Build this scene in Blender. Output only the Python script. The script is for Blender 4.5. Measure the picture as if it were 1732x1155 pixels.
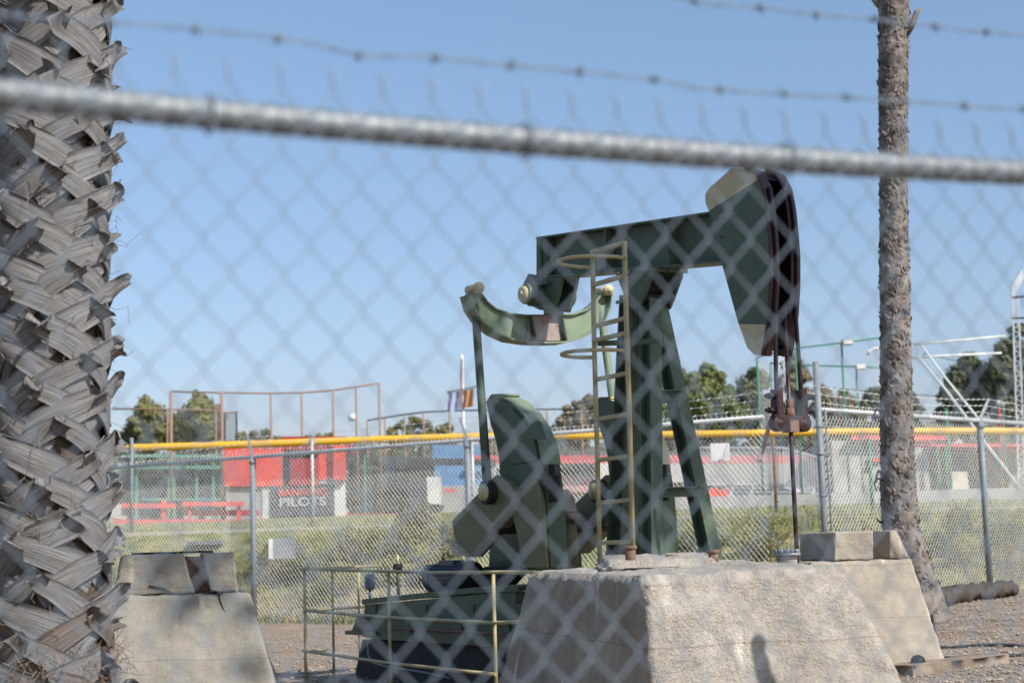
import bpy, math, random
from math import sin, cos, pi, radians, atan, sqrt
from mathutils import Vector, Matrix, noise
S = bpy.context.scene
for o in list(bpy.data.objects): bpy.data.objects.remove(o)
random.seed(11)
V = Vector

# ------------------------------------------------------------ camera, sky, sun
FPX = 2800.0
PITCH = atan(348.5 / FPX); ROLL = 0.03
EYE = V((0, 0, 1.0))
cf = V((0, cos(PITCH), sin(PITCH))); r0 = V((1, 0, 0)); u0 = r0.cross(cf)
cr = r0 * cos(ROLL) - u0 * sin(ROLL); cu = u0 * cos(ROLL) + r0 * sin(ROLL)
cam = bpy.data.cameras.new('camera'); co = bpy.data.objects.new('camera', cam); S.collection.objects.link(co)
M = Matrix((cr, cu, -cf)).transposed().to_4x4(); M.translation = EYE
co.matrix_world = M
cam.sensor_width = 36.0; cam.lens = 36.0 * FPX / 1732.0
cam.clip_start = 0.05; cam.clip_end = 3000
cam.dof.use_dof = True; cam.dof.focus_distance = 10.3; cam.dof.aperture_fstop = 3.2
S.camera = co

SUN_EL = radians(42); sdir = V((0.72, -0.69, 0)).normalized() * cos(SUN_EL) + V((0, 0, sin(SUN_EL)))
w = bpy.data.worlds.new('World'); S.world = w; w.use_nodes = True
nt = w.node_tree; bg = nt.nodes['Background']; sky = nt.nodes.new('ShaderNodeTexSky')
sky.sky_type = 'NISHITA'; sky.sun_disc = False; sky.sun_elevation = SUN_EL
sky.sun_rotation = math.atan2(sdir.x, sdir.y); sky.air_density = 1.1; sky.dust_density = 0.9; sky.ozone_density = 2.0
tint = nt.nodes.new('ShaderNodeMix'); tint.data_type = 'RGBA'; tint.blend_type = 'MULTIPLY'; tint.inputs['Factor'].default_value = 1
tint.inputs['B'].default_value = (0.99, 1.0, 1.03, 1); nt.links.new(sky.outputs[0], tint.inputs['A']); 
tcw = nt.nodes.new('ShaderNodeTexCoord'); spw = nt.nodes.new('ShaderNodeSeparateXYZ'); nt.links.new(tcw.outputs['Generated'], spw.inputs[0])
rpw = nt.nodes.new('ShaderNodeValToRGB'); rpw.color_ramp.elements[0].position = 0.0; rpw.color_ramp.elements[0].color = (.66, .60, .74, 1)
rpw.color_ramp.elements[1].position = .38; rpw.color_ramp.elements[1].color = (.96, 1, .98, 1); nt.links.new(spw.outputs['Z'], rpw.inputs[0])
e_ = rpw.color_ramp.elements.new(.12); e_.color = (.80, .78, .86, 1)
tn2 = nt.nodes.new('ShaderNodeMix'); tn2.data_type = 'RGBA'; tn2.blend_type = 'MULTIPLY'; tn2.inputs['Factor'].default_value = 1
nt.links.new(tint.outputs['Result'], tn2.inputs['A']); nt.links.new(rpw.outputs[0], tn2.inputs['B']); nt.links.new(tn2.outputs['Result'], bg.inputs[0])
bg.inputs[1].default_value = 0.145
sl = bpy.data.lights.new('sun', 'SUN'); sl.energy = 4.8; sl.angle = radians(0.5); sl.color = (1.0, 0.94, 0.86)
so = bpy.data.objects.new('sun', sl); S.collection.objects.link(so)
so.rotation_euler = sdir.to_track_quat('Z', 'Y').to_euler()
S.view_settings.view_transform = 'Standard'; S.view_settings.look = 'None'; S.view_settings.exposure = 0.12; S.view_settings.gamma = 1

# ------------------------------------------------------------ measuring helpers
def ray(px, py): return cf + cr * ((px - 866) / FPX) + cu * ((577.5 - py) / FPX)
def P(px, py, Y):
    d = ray(px, py); return EYE + d * (Y / d.y)
O = V((0.937, 10.97, 0)); AJ = radians(58)
eu = V((cos(AJ), -sin(AJ), 0)); ev = V((sin(AJ), cos(AJ), 0))
def PL(px, py, v):          # point on the plane v = const of the pump's own frame
    d = ray(px, py); t = (v - (EYE - O).dot(ev)) / d.dot(ev); p = EYE + d * t - O
    return V((p.dot(eu), v, p.z))
def PU(px, py, u):
    d = ray(px, py); t = (u - (EYE - O).dot(eu)) / d.dot(eu); p = EYE + d * t - O
    return V((u, p.dot(ev), p.z))
def W(p): return O + eu * p.x + ev * p.y + V((0, 0, p.z))

# ------------------------------------------------------------ mesh builder
class MB:
    def __init__(s): s.v = []; s.f = []; s.m = []; s.s = []; s.uv = None
    def add(s, vs, fs, mat=0, smooth=False):
        b = len(s.v); s.v += [tuple(p) for p in vs]
        for f in fs: s.f.append([b + i for i in f]); s.m.append(mat); s.s.append(smooth)
        return s
    def prism(s, pts, ext, mat=0):
        n = len(pts); ext = V(ext); vs = [V(p) for p in pts] + [V(p) + ext for p in pts]
        fs = [list(range(n))[::-1], list(range(n, 2 * n))] + [[i, (i + 1) % n, n + (i + 1) % n, n + i] for i in range(n)]
        nrm = V((0, 0, 0))
        for i in range(n): nrm += vs[i].cross(vs[(i + 1) % n])
        if nrm.dot(ext) < 0: fs = [f[::-1] for f in fs]
        return s.add(vs, fs, mat)
    def box(s, c, sz, mat=0, R=None):
        c = V(c); vs = []
        for z in (-.5, .5):
            for x, y in ((-.5, -.5), (.5, -.5), (.5, .5), (-.5, .5)):
                p = V((x * sz[0], y * sz[1], z * sz[2])); vs.append(c + (R @ p if R else p))
        return s.add(vs, [[3, 2, 1, 0], [4, 5, 6, 7], [0, 1, 5, 4], [1, 2, 6, 5], [2, 3, 7, 6], [3, 0, 4, 7]], mat)
    def hexa(s, q, mat=0):   # 8 points: bottom four, top four
        return s.add(q, [[3, 2, 1, 0], [4, 5, 6, 7], [0, 1, 5, 4], [1, 2, 6, 5], [2, 3, 7, 6], [3, 0, 4, 7]], mat)
    def bar(s, a, b, w_, h_, up=(0, 0, 1), mat=0):
        a = V(a); b = V(b); d = (b - a).normalized(); up = V(up)
        sd = d.cross(up).normalized(); up2 = sd.cross(d).normalized()
        q = []
        for p in (a, b):
            for x, y in ((-1, -1), (1, -1), (1, 1), (-1, 1)): q.append(p + sd * (x * w_ / 2) + up2 * (y * h_ / 2))
        return s.add(q, [[0, 1, 2, 3], [7, 6, 5, 4], [0, 4, 5, 1], [1, 5, 6, 2], [2, 6, 7, 3], [3, 7, 4, 0]], mat)
    def ibeam(s, a, b, w_, h_, t, up, mat=0):
        a = V(a); b = V(b); d = (b - a).normalized(); up = V(up); sd = d.cross(up).normalized(); up2 = sd.cross(d).normalized()
        k = up2 * (h_ / 2 - t / 2)
        s.bar(a + k, b + k, w_, t, up, mat); s.bar(a - k, b - k, w_, t, up, mat); s.bar(a, b, t, h_ - 2 * t - .002, up, mat)
        return s
    def tube(s, pts, r, n=8, mat=0, closed=False, smooth=True, caps=True):
        pts = [V(p) for p in pts]; m = len(pts); rr = r if isinstance(r, (list, tuple)) else [r] * m
        prev = None; vs = []
        for i, p in enumerate(pts):
            if closed: t = pts[(i + 1) % m] - pts[i - 1]
            else: t = pts[min(i + 1, m - 1)] - pts[max(i - 1, 0)]
            t.normalize()
            if prev is None: x = t.orthogonal().normalized()
            else:
                x = prev - t * prev.dot(t)
                x = x.normalized() if x.length > 1e-6 else t.orthogonal().normalized()
            prev = x; y = t.cross(x)
            for k in range(n):
                a = 2 * pi * k / n; vs.append(p + (x * cos(a) + y * sin(a)) * rr[i])
        fs = []
        for i in range(m if closed else m - 1):
            j = (i + 1) % m
            for k in range(n): fs.append([i * n + k, i * n + (k + 1) % n, j * n + (k + 1) % n, j * n + k])
        s.add(vs, fs, mat, smooth)
        if caps and not closed:
            b = len(s.v) - m * n
            s.f.append([b + k for k in range(n)][::-1]); s.m.append(mat); s.s.append(False)
            s.f.append([b + (m - 1) * n + k for k in range(n)]); s.m.append(mat); s.s.append(False)
        return s
    def cyl(s, a, b, r, n=16, mat=0, r2=None): return s.tube([a, b], [r, r2 if r2 is not None else r], n, mat)
    def lathe(s, c, ax, prof, n=20, mat=0, smooth=True):
        c = V(c); ax = V(ax).normalized(); x = ax.orthogonal().normalized(); y = ax.cross(x); vs = []
        for (r, h) in prof:
            for k in range(n): a = 2 * pi * k / n; vs.append(c + ax * h + (x * cos(a) + y * sin(a)) * max(r, 1e-4))
        fs = [[i * n + k, i * n + (k + 1) % n, (i + 1) * n + (k + 1) % n, (i + 1) * n + k] for i in range(len(prof) - 1) for k in range(n)]
        return s.add(vs, fs, mat, smooth)
    def build(s, name, mats, parent=None, bevel=0, **props):
        me = bpy.data.meshes.new(name); me.from_pydata(s.v, [], s.f)
        if not isinstance(mats, (list, tuple)): mats = [mats]
        for m in mats: me.materials.append(m)
        me.polygons.foreach_set('material_index', s.m); me.polygons.foreach_set('use_smooth', s.s)
        if s.uv:
            ul = me.uv_layers.new(name='UVMap'); li = [0] * len(me.loops); me.loops.foreach_get('vertex_index', li)
            flat = []
            for i in li: flat += s.uv[i]
            ul.data.foreach_set('uv', flat)
        me.update()
        o = bpy.data.objects.new(name, me); S.collection.objects.link(o)
        if parent: o.parent = parent
        if bevel:
            b = o.modifiers.new('bevel', 'BEVEL'); b.width = bevel; b.segments = 2; b.limit_method = 'ANGLE'
        for k, v in props.items(): o[k] = v
        return o
def tag(o, label=None, cat=None, group=None, kind=None):
    for k, v in (('label', label), ('category', cat), ('group', group), ('kind', kind)):
        if v: o[k] = v
    return o
def thing(name, loc, label, cat, group=None, rz=0):
    o = bpy.data.objects.new(name, None); S.collection.objects.link(o); o.location = loc; o.rotation_euler = (0, 0, rz)
    o.empty_display_size = .2
    bpy.context.view_layer.update()
    return tag(o, label, cat, group)
def bld(mb, name, mats, root, bevel=0, **p):      # world-space mesh made a child of an unrotated root
    L = root.location
    mb.v = [(a - L.x, b - L.y, c - L.z) for a, b, c in mb.v]
    return mb.build(name, mats, root, bevel, **p)

# ------------------------------------------------------------ materials
def mat(name, col, rough=.6, metal=0, var=None, scale=8, bump=0, bscale=60, detail=5, col3=None, scale3=40, t3=(.6, .7), stretch=None, coords='Object', transl=0, spec=None):
    m = bpy.data.materials.new(name); m.use_nodes = True; n = m.node_tree; N = n.nodes; L = n.links
    b = N['Principled BSDF']; b.inputs['Base Color'].default_value = (*col, 1); b.inputs['Roughness'].default_value = rough
    b.inputs['Metallic'].default_value = metal
    if spec is not None: b.inputs['Specular IOR Level'].default_value = spec
    tc = N.new('ShaderNodeTexCoord'); src = tc.outputs[coords]
    if stretch:
        mp = N.new('ShaderNodeMapping'); mp.inputs['Scale'].default_value = stretch; L.new(src, mp.inputs[0]); src = mp.outputs[0]
    out = None
    if var:
        nz = N.new('ShaderNodeTexNoise'); nz.inputs['Scale'].default_value = scale; nz.inputs['Detail'].default_value = detail; nz.inputs['Roughness'].default_value = .65
        L.new(src, nz.inputs['Vector'])
        rp = N.new('ShaderNodeValToRGB'); rp.color_ramp.elements[0].position = .33; rp.color_ramp.elements[1].position = .67
        rp.color_ramp.elements[0].color = (*col, 1); rp.color_ramp.elements[1].color = (*var, 1)
        L.new(nz.outputs['Fac'], rp.inputs[0]); out = rp.outputs[0]
    if col3:
        nz = N.new('ShaderNodeTexNoise'); nz.inputs['Scale'].default_value = scale3; nz.inputs['Detail'].default_value = 6; nz.inputs['Roughness'].default_value = .7
        L.new(src, nz.inputs['Vector'])
        r3 = N.new('ShaderNodeMapRange'); r3.inputs[1].default_value = t3[0]; r3.inputs[2].default_value = t3[1]
        L.new(nz.outputs['Fac'], r3.inputs[0])
        mx = N.new('ShaderNodeMix'); mx.data_type = 'RGBA'; L.new(r3.outputs[0], mx.inputs['Factor'])
        if out: L.new(out, mx.inputs['A'])
        else: mx.inputs['A'].default_value = (*col, 1)
        mx.inputs['B'].default_value = (*col3, 1); out = mx.outputs['Result']
    if out: L.new(out, b.inputs['Base Color'])
    if bump:
        nz = N.new('ShaderNodeTexNoise'); nz.inputs['Scale'].default_value = bscale; nz.inputs['Detail'].default_value = 6; nz.inputs['Roughness'].default_value = .7
        L.new(src, nz.inputs['Vector']); bp = N.new('ShaderNodeBump'); bp.inputs['Strength'].default_value = bump; bp.inputs['Distance'].default_value = .01
        L.new(nz.outputs['Fac'], bp.inputs['Height']); L.new(bp.outputs[0], b.inputs['Normal'])
    if transl:
        tr = N.new('ShaderNodeBsdfTranslucent'); ad = N.new('ShaderNodeMixShader'); ad.inputs[0].default_value = transl
        if out: L.new(out, tr.inputs[0])
        else: tr.inputs[0].default_value = (*col, 1)
        L.new(b.outputs[0], ad.inputs[1]); L.new(tr.outputs[0], ad.inputs[2]); L.new(ad.outputs[0], N['Material Output'].inputs[0])
    return m
def net_mat(name, col, alpha):
    m = mat(name, col, .8); n = m.node_tree; N = n.nodes; L = n.links
    t = N.new('ShaderNodeBsdfTransparent'); x = N.new('ShaderNodeMixShader'); x.inputs[0].default_value = alpha
    L.new(t.outputs[0], x.inputs[1]); L.new(N['Principled BSDF'].outputs[0], x.inputs[2]); L.new(x.outputs[0], N['Material Output'].inputs[0]); return m
GREENF = mat('faded_green_paint', (.19, .25, .17), .5, 0, (.25, .32, .215), 4, .08, 90, col3=(.16, .10, .08), scale3=9, t3=(.64, .76), spec=.3)
GREEN = mat('green_paint', (.068, .100, .068), .5, 0, (.105, .14, .095), 3, .12, 70, col3=(.11, .065, .045), scale3=9, t3=(.62, .68), spec=.3)
OLIVE = mat('olive_paint', (.22, .20, .10), .55, 0, (.14, .14, .08), 6, .1, 60, col3=(.05, .04, .03), scale3=16, t3=(.64, .72), spec=.3)
CREAM = mat('cream_paint', (.60, .53, .31), .55, 0, (.50, .44, .26), 6, .08, 60, col3=(.16, .09, .05), scale3=30, t3=(.7, .78))
YELLOWP = mat('pale_yellow_paint', (.50, .42, .21), .55, 0, (.38, .34, .2), 9, .1, 80, col3=(.10, .05, .03), scale3=28, t3=(.64, .72))
OXIDE = mat('dark_red_oxide', (.045, .012, .013), .5, 0, (.024, .009, .010), 9, .1, 60, col3=(.3, .25, .22), scale3=22, t3=(.74, .8))
BLACKI = mat('grimy_black_iron', (.012, .012, .013), .6, 0, (.02, .018, .016), 12, .2, 60, spec=.3)
RODM = mat('oily_rod', (.035, .02, .022), .4, .3, (.05, .03, .03), 20)
RUST = mat('rust', (.15, .08, .055), .8, 0, (.25, .155, .115), 20, .4, 80)
RUSTW = mat('weathered_pale_rust', (.42, .36, .33), .7, 0, (.3, .2, .18), 12, .2, 60, col3=(.12, .06, .04), scale3=20, t3=(.62, .7))
GALV = mat('galvanized', (.60, .61, .61), .5, .2, (.38, .40, .41), 14, .08, 120)
WIRE = mat('shaded_galvanized_wire', (.25, .315, .385), .7, 0, (.20, .25, .31), 20, spec=.2)  # dark bluish grey puts the near fence's shade into the wire colour
RAILN = mat('dull_galvanized_pipe', (.235, .262, .28), .5, .25, (.19, .212, .23), 14, .08, 120)
WIREF = mat('galvanized_wire_weathered', (.66, .66, .62), .6, .1)
POSTM = mat('painted_post', (.19, .22, .235), .6, .1, (.25, .275, .285), 10)
YCAP = mat('yellow_plastic_cap', (.80, .45, .02), .45, 0, (.75, .42, .04), .7)
MOTOR = mat('motor_grey_blue', (.07, .09, .125), .5, 0, (.05, .065, .09), 8, .05)
DARKC = mat('dark_oily_concrete', (.028, .026, .03), .85, 0, (.05, .045, .045), 5, .4, 40)
GREYB = mat('grey_wall', (.42, .41, .39), .85, 0, (.36, .35, .34), .8)
PALEW = mat('pale_wall', (.62, .61, .58), .85, 0, (.56, .55, .53), .8)
REDP = mat('red_panel', (.80, .085, .05), .6, 0, (.70, .06, .045), .9)
REDD = mat('dark_red_panel', (.42, .03, .035), .6, 0, (.34, .03, .03), .9)
PINKR = mat('faded_red_beam', (.72, .13, .12), .7, 0, (.6, .1, .1), 1)
BLUEP = mat('blue_panel', (.12, .28, .52), .6, 0, (.10, .24, .46), 1)
DARKI = mat('dark_interior', (.035, .04, .05), .9, 0, (.05, .05, .055), 1)
GPOST = mat('green_post', (.03, .22, .12), .5, 0, (.025, .17, .1), 3)
TEAL = mat('faded_green_frame', (.16, .38, .30), .7, 0, (.12, .3, .25), 1)
RPOST = mat('rusty_orange_post', (.34, .20, .14), .8, 0, (.26, .17, .13), 3)
WHITE = mat('white_paint', (.75, .75, .74), .5, 0, (.66, .66, .65), 3)
ALU = mat('aluminium_bench', (.66, .68, .7), .35, .4, (.56, .58, .6), 3)
NETB = net_mat('dark_netting', (.09, .10, .09), .45)
NETW = net_mat('pale_netting', (.5, .5, .5), .25)
ASPH = mat('grey_paving', (.36, .36, .36), .9, 0, (.3, .3, .3), 2)
KERB = mat('kerb_concrete', (.46, .41, .37), .9, 0, (.34, .30, .27), 3, .3)
BARKF = mat('tree_bark', (.12, .10, .08), .9, 0, (.08, .065, .05), 6)
WOOD = mat('old_wood', (.30, .24, .18), .9, 0, (.16, .12, .09), 4, .5, 30, stretch=(1, 1, 1))
BLACKR = mat('black_rubber', (.03, .03, .035), .6)

def concrete(name, a, b, dark, seam=None, bumpd=.012):
    m = bpy.data.materials.new(name); m.use_nodes = True; n = m.node_tree; N = n.nodes; L = n.links
    bs = N['Principled BSDF']; bs.inputs['Roughness'].default_value = .92; bs.inputs['Specular IOR Level'].default_value = .2
    tc = N.new('ShaderNodeTexCoord')
    def nz(sc, det=6, ro=.65, typ=0):
        x = N.new('ShaderNodeTexNoise'); x.inputs['Scale'].default_value = sc; x.inputs['Detail'].default_value = det; x.inputs['Roughness'].default_value = ro
        L.new(tc.outputs['Object'], x.inputs['Vector']); return x.outputs['Fac']
    def ramp(src, p0, c0, p1, c1):
        r = N.new('ShaderNodeValToRGB'); e = r.color_ramp.elements; e[0].position = p0; e[0].color = (*c0, 1); e[1].position = p1; e[1].color = (*c1, 1)
        L.new(src, r.inputs[0]); return r.outputs[0]
    def mix(f, A, B):
        x = N.new('ShaderNodeMix'); x.data_type = 'RGBA'; L.new(f, x.inputs['Factor'])
        for k, q in (('A', A), ('B', B)):
            if isinstance(q, tuple): x.inputs[k].default_value = (*q, 1)
            else: L.new(q, x.inputs[k])
        return x.outputs['Result']
    c = ramp(nz(3.5), .35, a, .68, b)
    # aggregate speckle
    vo = N.new('ShaderNodeTexVoronoi'); vo.inputs['Scale'].default_value = 85; L.new(tc.outputs['Object'], vo.inputs['Vector'])
    sp = N.new('ShaderNodeMapRange'); sp.inputs[1].default_value = .12; sp.inputs[2].default_value = .2; sp.inputs[3].default_value = .55; sp.inputs[4].default_value = 0
    L.new(vo.outputs['Distance'], sp.inputs[0])
    sel = N.new('ShaderNodeMath'); sel.operation = 'MULTIPLY'; L.new(sp.outputs[0], sel.inputs[0])
    gt = N.new('ShaderNodeMapRange'); gt.inputs[1].default_value = .5; gt.inputs[2].default_value = .6; L.new(nz(20), gt.inputs[0]); L.new(gt.outputs[0], sel.inputs[1])
    c = mix(sel.outputs[0], c, dark)
    st = N.new('ShaderNodeMapRange'); st.inputs[1].default_value = .62; st.inputs[2].default_value = .75; st.inputs[4].default_value = .5
    L.new(nz(1.8, 8), st.inputs[0]); c = mix(st.outputs[0], c, tuple(x * .55 for x in a))
    # pale lime drips (stretched vertically)
    mp = N.new('ShaderNodeMapping'); mp.inputs['Scale'].default_value = (9, 9, .9); L.new(tc.outputs['Object'], mp.inputs[0])
    dn = N.new('ShaderNodeTexNoise'); dn.inputs['Scale'].default_value = 1.0; dn.inputs['Detail'].default_value = 4; L.new(mp.outputs[0], dn.inputs['Vector'])
    dr = N.new('ShaderNodeMapRange'); dr.inputs[1].default_value = .62; dr.inputs[2].default_value = .72; dr.inputs[4].default_value = .7; L.new(dn.outputs['Fac'], dr.inputs[0])
    c = mix(dr.outputs[0], c, tuple(min(.75, x * 1.5) for x in b))
    if seam:   # board-form lines
        sx = N.new('ShaderNodeSeparateXYZ'); L.new(tc.outputs['Object'], sx.inputs[0])
        wv = N.new('ShaderNodeMath'); wv.operation = 'PINGPONG'; wv.inputs[1].default_value = seam
        ad = N.new('ShaderNodeMath'); ad.operation = 'ADD'; ns = N.new('ShaderNodeMath'); ns.operation = 'MULTIPLY'; ns.inputs[1].default_value = .03
        L.new(nz(2.5, 3), ns.inputs[0]); L.new(sx.outputs['Z'], ad.inputs[0]); L.new(ns.outputs[0], ad.inputs[1]); L.new(ad.outputs[0], wv.inputs[0])
        ls = N.new('ShaderNodeMapRange'); ls.inputs[1].default_value = 0; ls.inputs[2].default_value = .003; ls.inputs[3].default_value = .7; ls.inputs[4].default_value = 0
        L.new(wv.outputs[0], ls.inputs[0]); c = mix(ls.outputs[0], c, dark)
    L.new(c, bs.inputs['Base Color'])
    bp = N.new('ShaderNodeBump'); bp.inputs['Strength'].default_value = .8; bp.inputs['Distance'].default_value = bumpd
    v2 = N.new('ShaderNodeTexVoronoi'); v2.inputs['Scale'].default_value = 70 if bumpd > .02 else 120; L.new(tc.outputs['Object'], v2.inputs['Vector'])
    v3 = N.new('ShaderNodeMapRange'); v3.inputs[1].default_value = .1; v3.inputs[2].default_value = .55; v3.inputs[3].default_value = 1; v3.inputs[4].default_value = 0; L.new(v2.outputs['Distance'], v3.inputs[0])
    hs = N.new('ShaderNodeMath'); hs.operation = 'ADD'; L.new(nz(55, 5, .6), hs.inputs[0])
    hm = N.new('ShaderNodeMath'); hm.operation = 'MULTIPLY'; hm.inputs[1].default_value = .8; L.new(v3.outputs[0], hm.inputs[0])
    g2 = N.new('ShaderNodeMath'); g2.operation = 'MULTIPLY'; L.new(hm.outputs[0], g2.inputs[0]); L.new(nz(6, 3), g2.inputs[1]); L.new(g2.outputs[0], hs.inputs[1])
    L.new(hs.outputs[0], bp.inputs['Height']); L.new(bp.outputs[0], bs.inputs['Normal'])
    return m
CONC = concrete('warm_concrete', (.35, .305, .245), (.47, .415, .34), (.13, .11, .09), .2, .006)
CONCG = concrete('grey_concrete', (.27, .25, .21), (.40, .365, .31), (.13, .12, .10), .21, .005)
CONCR = concrete('rough_concrete', (.30, .268, .225), (.50, .46, .40), (.12, .10, .08), .31, .012)

# ------------------------------------------------------------ terrain
FA = V((-6.6, 26.1)); 
def lerp(a, b, t): return a + (b - a) * t
def sst(a, b, x): t = max(0, min(1, (x - a) / (b - a))); return t * t * (3 - 2 * t)
FL0 = P(215, 788, 25.6); FL1 = P(1292, 704, 19.1); FR0 = P(1374, 690, 18.1); FR1 = P(1732, 717, 21.9)
def fenceY(X):
    if X < FL1.x: return FL0.y + (FL1.y - FL0.y) * (X - FL0.x) / (FL1.x - FL0.x)
    if X < FR0.x: return lerp(FL1.y, FR0.y, (X - FL1.x) / (FR0.x - FL1.x))
    return FR0.y + (FR1.y - FR0.y) * (X - FR0.x) / (FR1.x - FR0.x)
def gz(X, Y):
    if Y < 30: 
        fy = min(max(fenceY(X), 15), 25.2)
        base = lerp(-.6, 0, sst(3.2, 5.4, Y)) + .05 * sst(18, 24, Y) + .24 * sst(1.5, 5, X) * sst(12.5, 20, Y)
        top = 1.37 + .03 * max(0, Y - 27)
        z = lerp(base, top, sst(fy + .25, 26.6, Y))
    else: z = 1.37 + .03 * (min(Y, 60) - 27)
    a = .02 if Y < 60 else 0
    return z + a * noise.noise(V((X * 1.3, Y * 1.3, 0))) + .012 * noise.noise(V((X * 5, Y * 5, 3)))
def ground():
    ys = []; y = -30
    while y < 4: ys.append(y); y += 3
    y = 4
    while y < 30: ys.append(y); y += .16
    while y < 62: ys.append(y); y += 1.0
    ys += [70, 90, 130, 200, 400, 900, 1500]
    mb = MB(); nx = 150; vs = []
    for y in ys:
        for i in range(nx + 1):
            t = i / nx * 2 - 1; X = (abs(t) ** 1.6) * (1 if t > 0 else -1) * (14 + max(0, y) * 1.1)
            vs.append((X, y, gz(X, y)))
    fs = [[j * (nx + 1) + i, j * (nx + 1) + i + 1, (j + 1) * (nx + 1) + i + 1, (j + 1) * (nx + 1) + i] for j in range(len(ys) - 1) for i in range(nx)]
    mb.add(vs, fs, 0, True)
    m = bpy.data.materials.new('ground'); m.use_nodes = True; n = m.node_tree; N = n.nodes; L = n.links; bs = N['Principled BSDF']
    bs.inputs['Roughness'].default_value = .95; bs.inputs['Specular IOR Level'].default_value = .1
    tc = N.new('ShaderNodeTexCoord')
    def nz(sc, det=7, ro=.7):
        x = N.new('ShaderNodeTexNoise'); x.inputs['Scale'].default_value = sc; x.inputs['Detail'].default_value = det; x.inputs['Roughness'].default_value = ro
        L.new(tc.outputs['Object'], x.inputs['Vector']); return x.outputs['Fac']
    def ramp(src, *st):
        r = N.new('ShaderNodeValToRGB'); e = r.color_ramp.elements
        while len(e) < len(st): e.new(.5)
        for k, (p, c) in enumerate(st): e[k].position = p; e[k].color = (*c, 1)
        L.new(src, r.inputs[0]); return r.outputs[0]
    def mix(f, A, B):
        x = N.new('ShaderNodeMix'); x.data_type = 'RGBA'; L.new(f, x.inputs['Factor']); L.new(A, x.inputs['A']); L.new(B, x.inputs['B']); return x.outputs['Result']
    dirt = ramp(nz(2.2), (.3, (.23, .165, .115)), (.5, (.37, .285, .21)), (.7, (.50, .42, .335)))
    grav = ramp(nz(28), (.35, (.12, .10, .08)), (.5, (.30, .25, .20)), (.65, (.50, .45, .39)))
    f1 = N.new('ShaderNodeMapRange'); f1.inputs[1].default_value = .42; f1.inputs[2].default_value = .6; L.new(nz(1.1), f1.inputs[0])
    low = mix(f1.outputs[0], dirt, grav)
    grs = ramp(nz(1.6), (.35, (.09, .12, .04)), (.5, (.21, .22, .08)), (.66, (.44, .37, .23)))
    sx = N.new('ShaderNodeSeparateXYZ'); L.new(tc.outputs['Object'], sx.inputs[0])
    fz = N.new('ShaderNodeMapRange'); fz.inputs[1].default_value = .22; fz.inputs[2].default_value = .6; L.new(sx.outputs['Z'], fz.inputs[0])
    ns = N.new('ShaderNodeMath'); ns.operation = 'ADD'; nn = N.new('ShaderNodeMath'); nn.operation = 'SUBTRACT'; nn.inputs[1].default_value = .5; L.new(nz(3), nn.inputs[0])
    L.new(fz.outputs[0], ns.inputs[0]); L.new(nn.outputs[0], ns.inputs[1]); ns.use_clamp = True
    L.new(mix(ns.outputs[0], low, grs), bs.inputs['Base Color'])
    bp = N.new('ShaderNodeBump'); bp.inputs['Strength'].default_value = .9; bp.inputs['Distance'].default_value = .03; L.new(nz(22, 8, .75), bp.inputs['Height']); L.new(bp.outputs[0], bs.inputs['Normal'])
    return mb.build('ground', m, kind='structure')
ground()
# kerb along the top of the bank
mb = MB(); X = -9.0
kp = []
while X < 11: kp.append(V((X, 26.7 + .02 * sin(X), 0))); X += .8
for a, b in zip(kp[:-1], kp[1:]):
    a = V((a.x, a.y, 1.37)); b = V((b.x - .006, b.y, 1.37)); mb.bar(a, b, .16, .10)
mb.build('kerb', KERB, bevel=.01, kind='structure')
# paved strip beyond the outfield fence
mb = MB(); a = P(1130, 868, 44); b = P(1800, 862, 44)
mb.hexa([V((3.5, 43, 1.6)), V((18, 43, 1.6)), V((18, 45.2, 1.6)), V((3.5, 45.2, 1.6)), V((3.5, 43, 2.16)), V((18, 43, 2.16)), V((18, 45.2, 2.16)), V((3.5, 45.2, 2.16))])
mb.build('pavement', ASPH, kind='structure')

# ------------------------------------------------------------ rough concrete blocks
import bmesh
def rough(mbdst, q, cuts=24, amp=.01, bev=.02, sc=9, seed=0, edge=.5, mi=0):
    """q: 8 corners (bottom four, top four) -> chipped block appended to mbdst"""
    bm = bmesh.new(); vs = [bm.verts.new(p) for p in q]
    for f in ([3, 2, 1, 0], [4, 5, 6, 7], [0, 1, 5, 4], [1, 2, 6, 5], [2, 3, 7, 6], [3, 0, 4, 7]): bm.faces.new([vs[i] for i in f])
    bmesh.ops.recalc_face_normals(bm, faces=bm.faces)
    bmesh.ops.bevel(bm, geom=list(bm.edges), offset=bev, segments=2, profile=.6, affect='EDGES')
    big = [e for e in bm.edges if e.calc_length() > .12]
    bmesh.ops.subdivide_edges(bm, edges=big, cuts=cuts, use_grid_fill=True)
    bmesh.ops.triangulate(bm, faces=[f for f in bm.faces if len(f.verts) > 4])
    bm.normal_update()
    off = V((seed * 7.3, seed * 3.1, 0))
    new = []
    for v in bm.verts:
        p = v.co * sc + off; n = v.normal.copy()
        sharp = 1 - max(abs(n.x), abs(n.y), abs(n.z))
        d = amp * (noise.fractal(p, 1.0, 2.0, 5) * .8 - .25)
        if sharp > .12: d -= amp * edge * 3 * abs(noise.noise(p * .8 + V((5, 5, 5))))
        new.append(v.co + n * d)
    bm.verts.index_update()
    mbdst.add(new, [[v.index for v in f.verts] for f in bm.faces], mi, True); bm.free()

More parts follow.
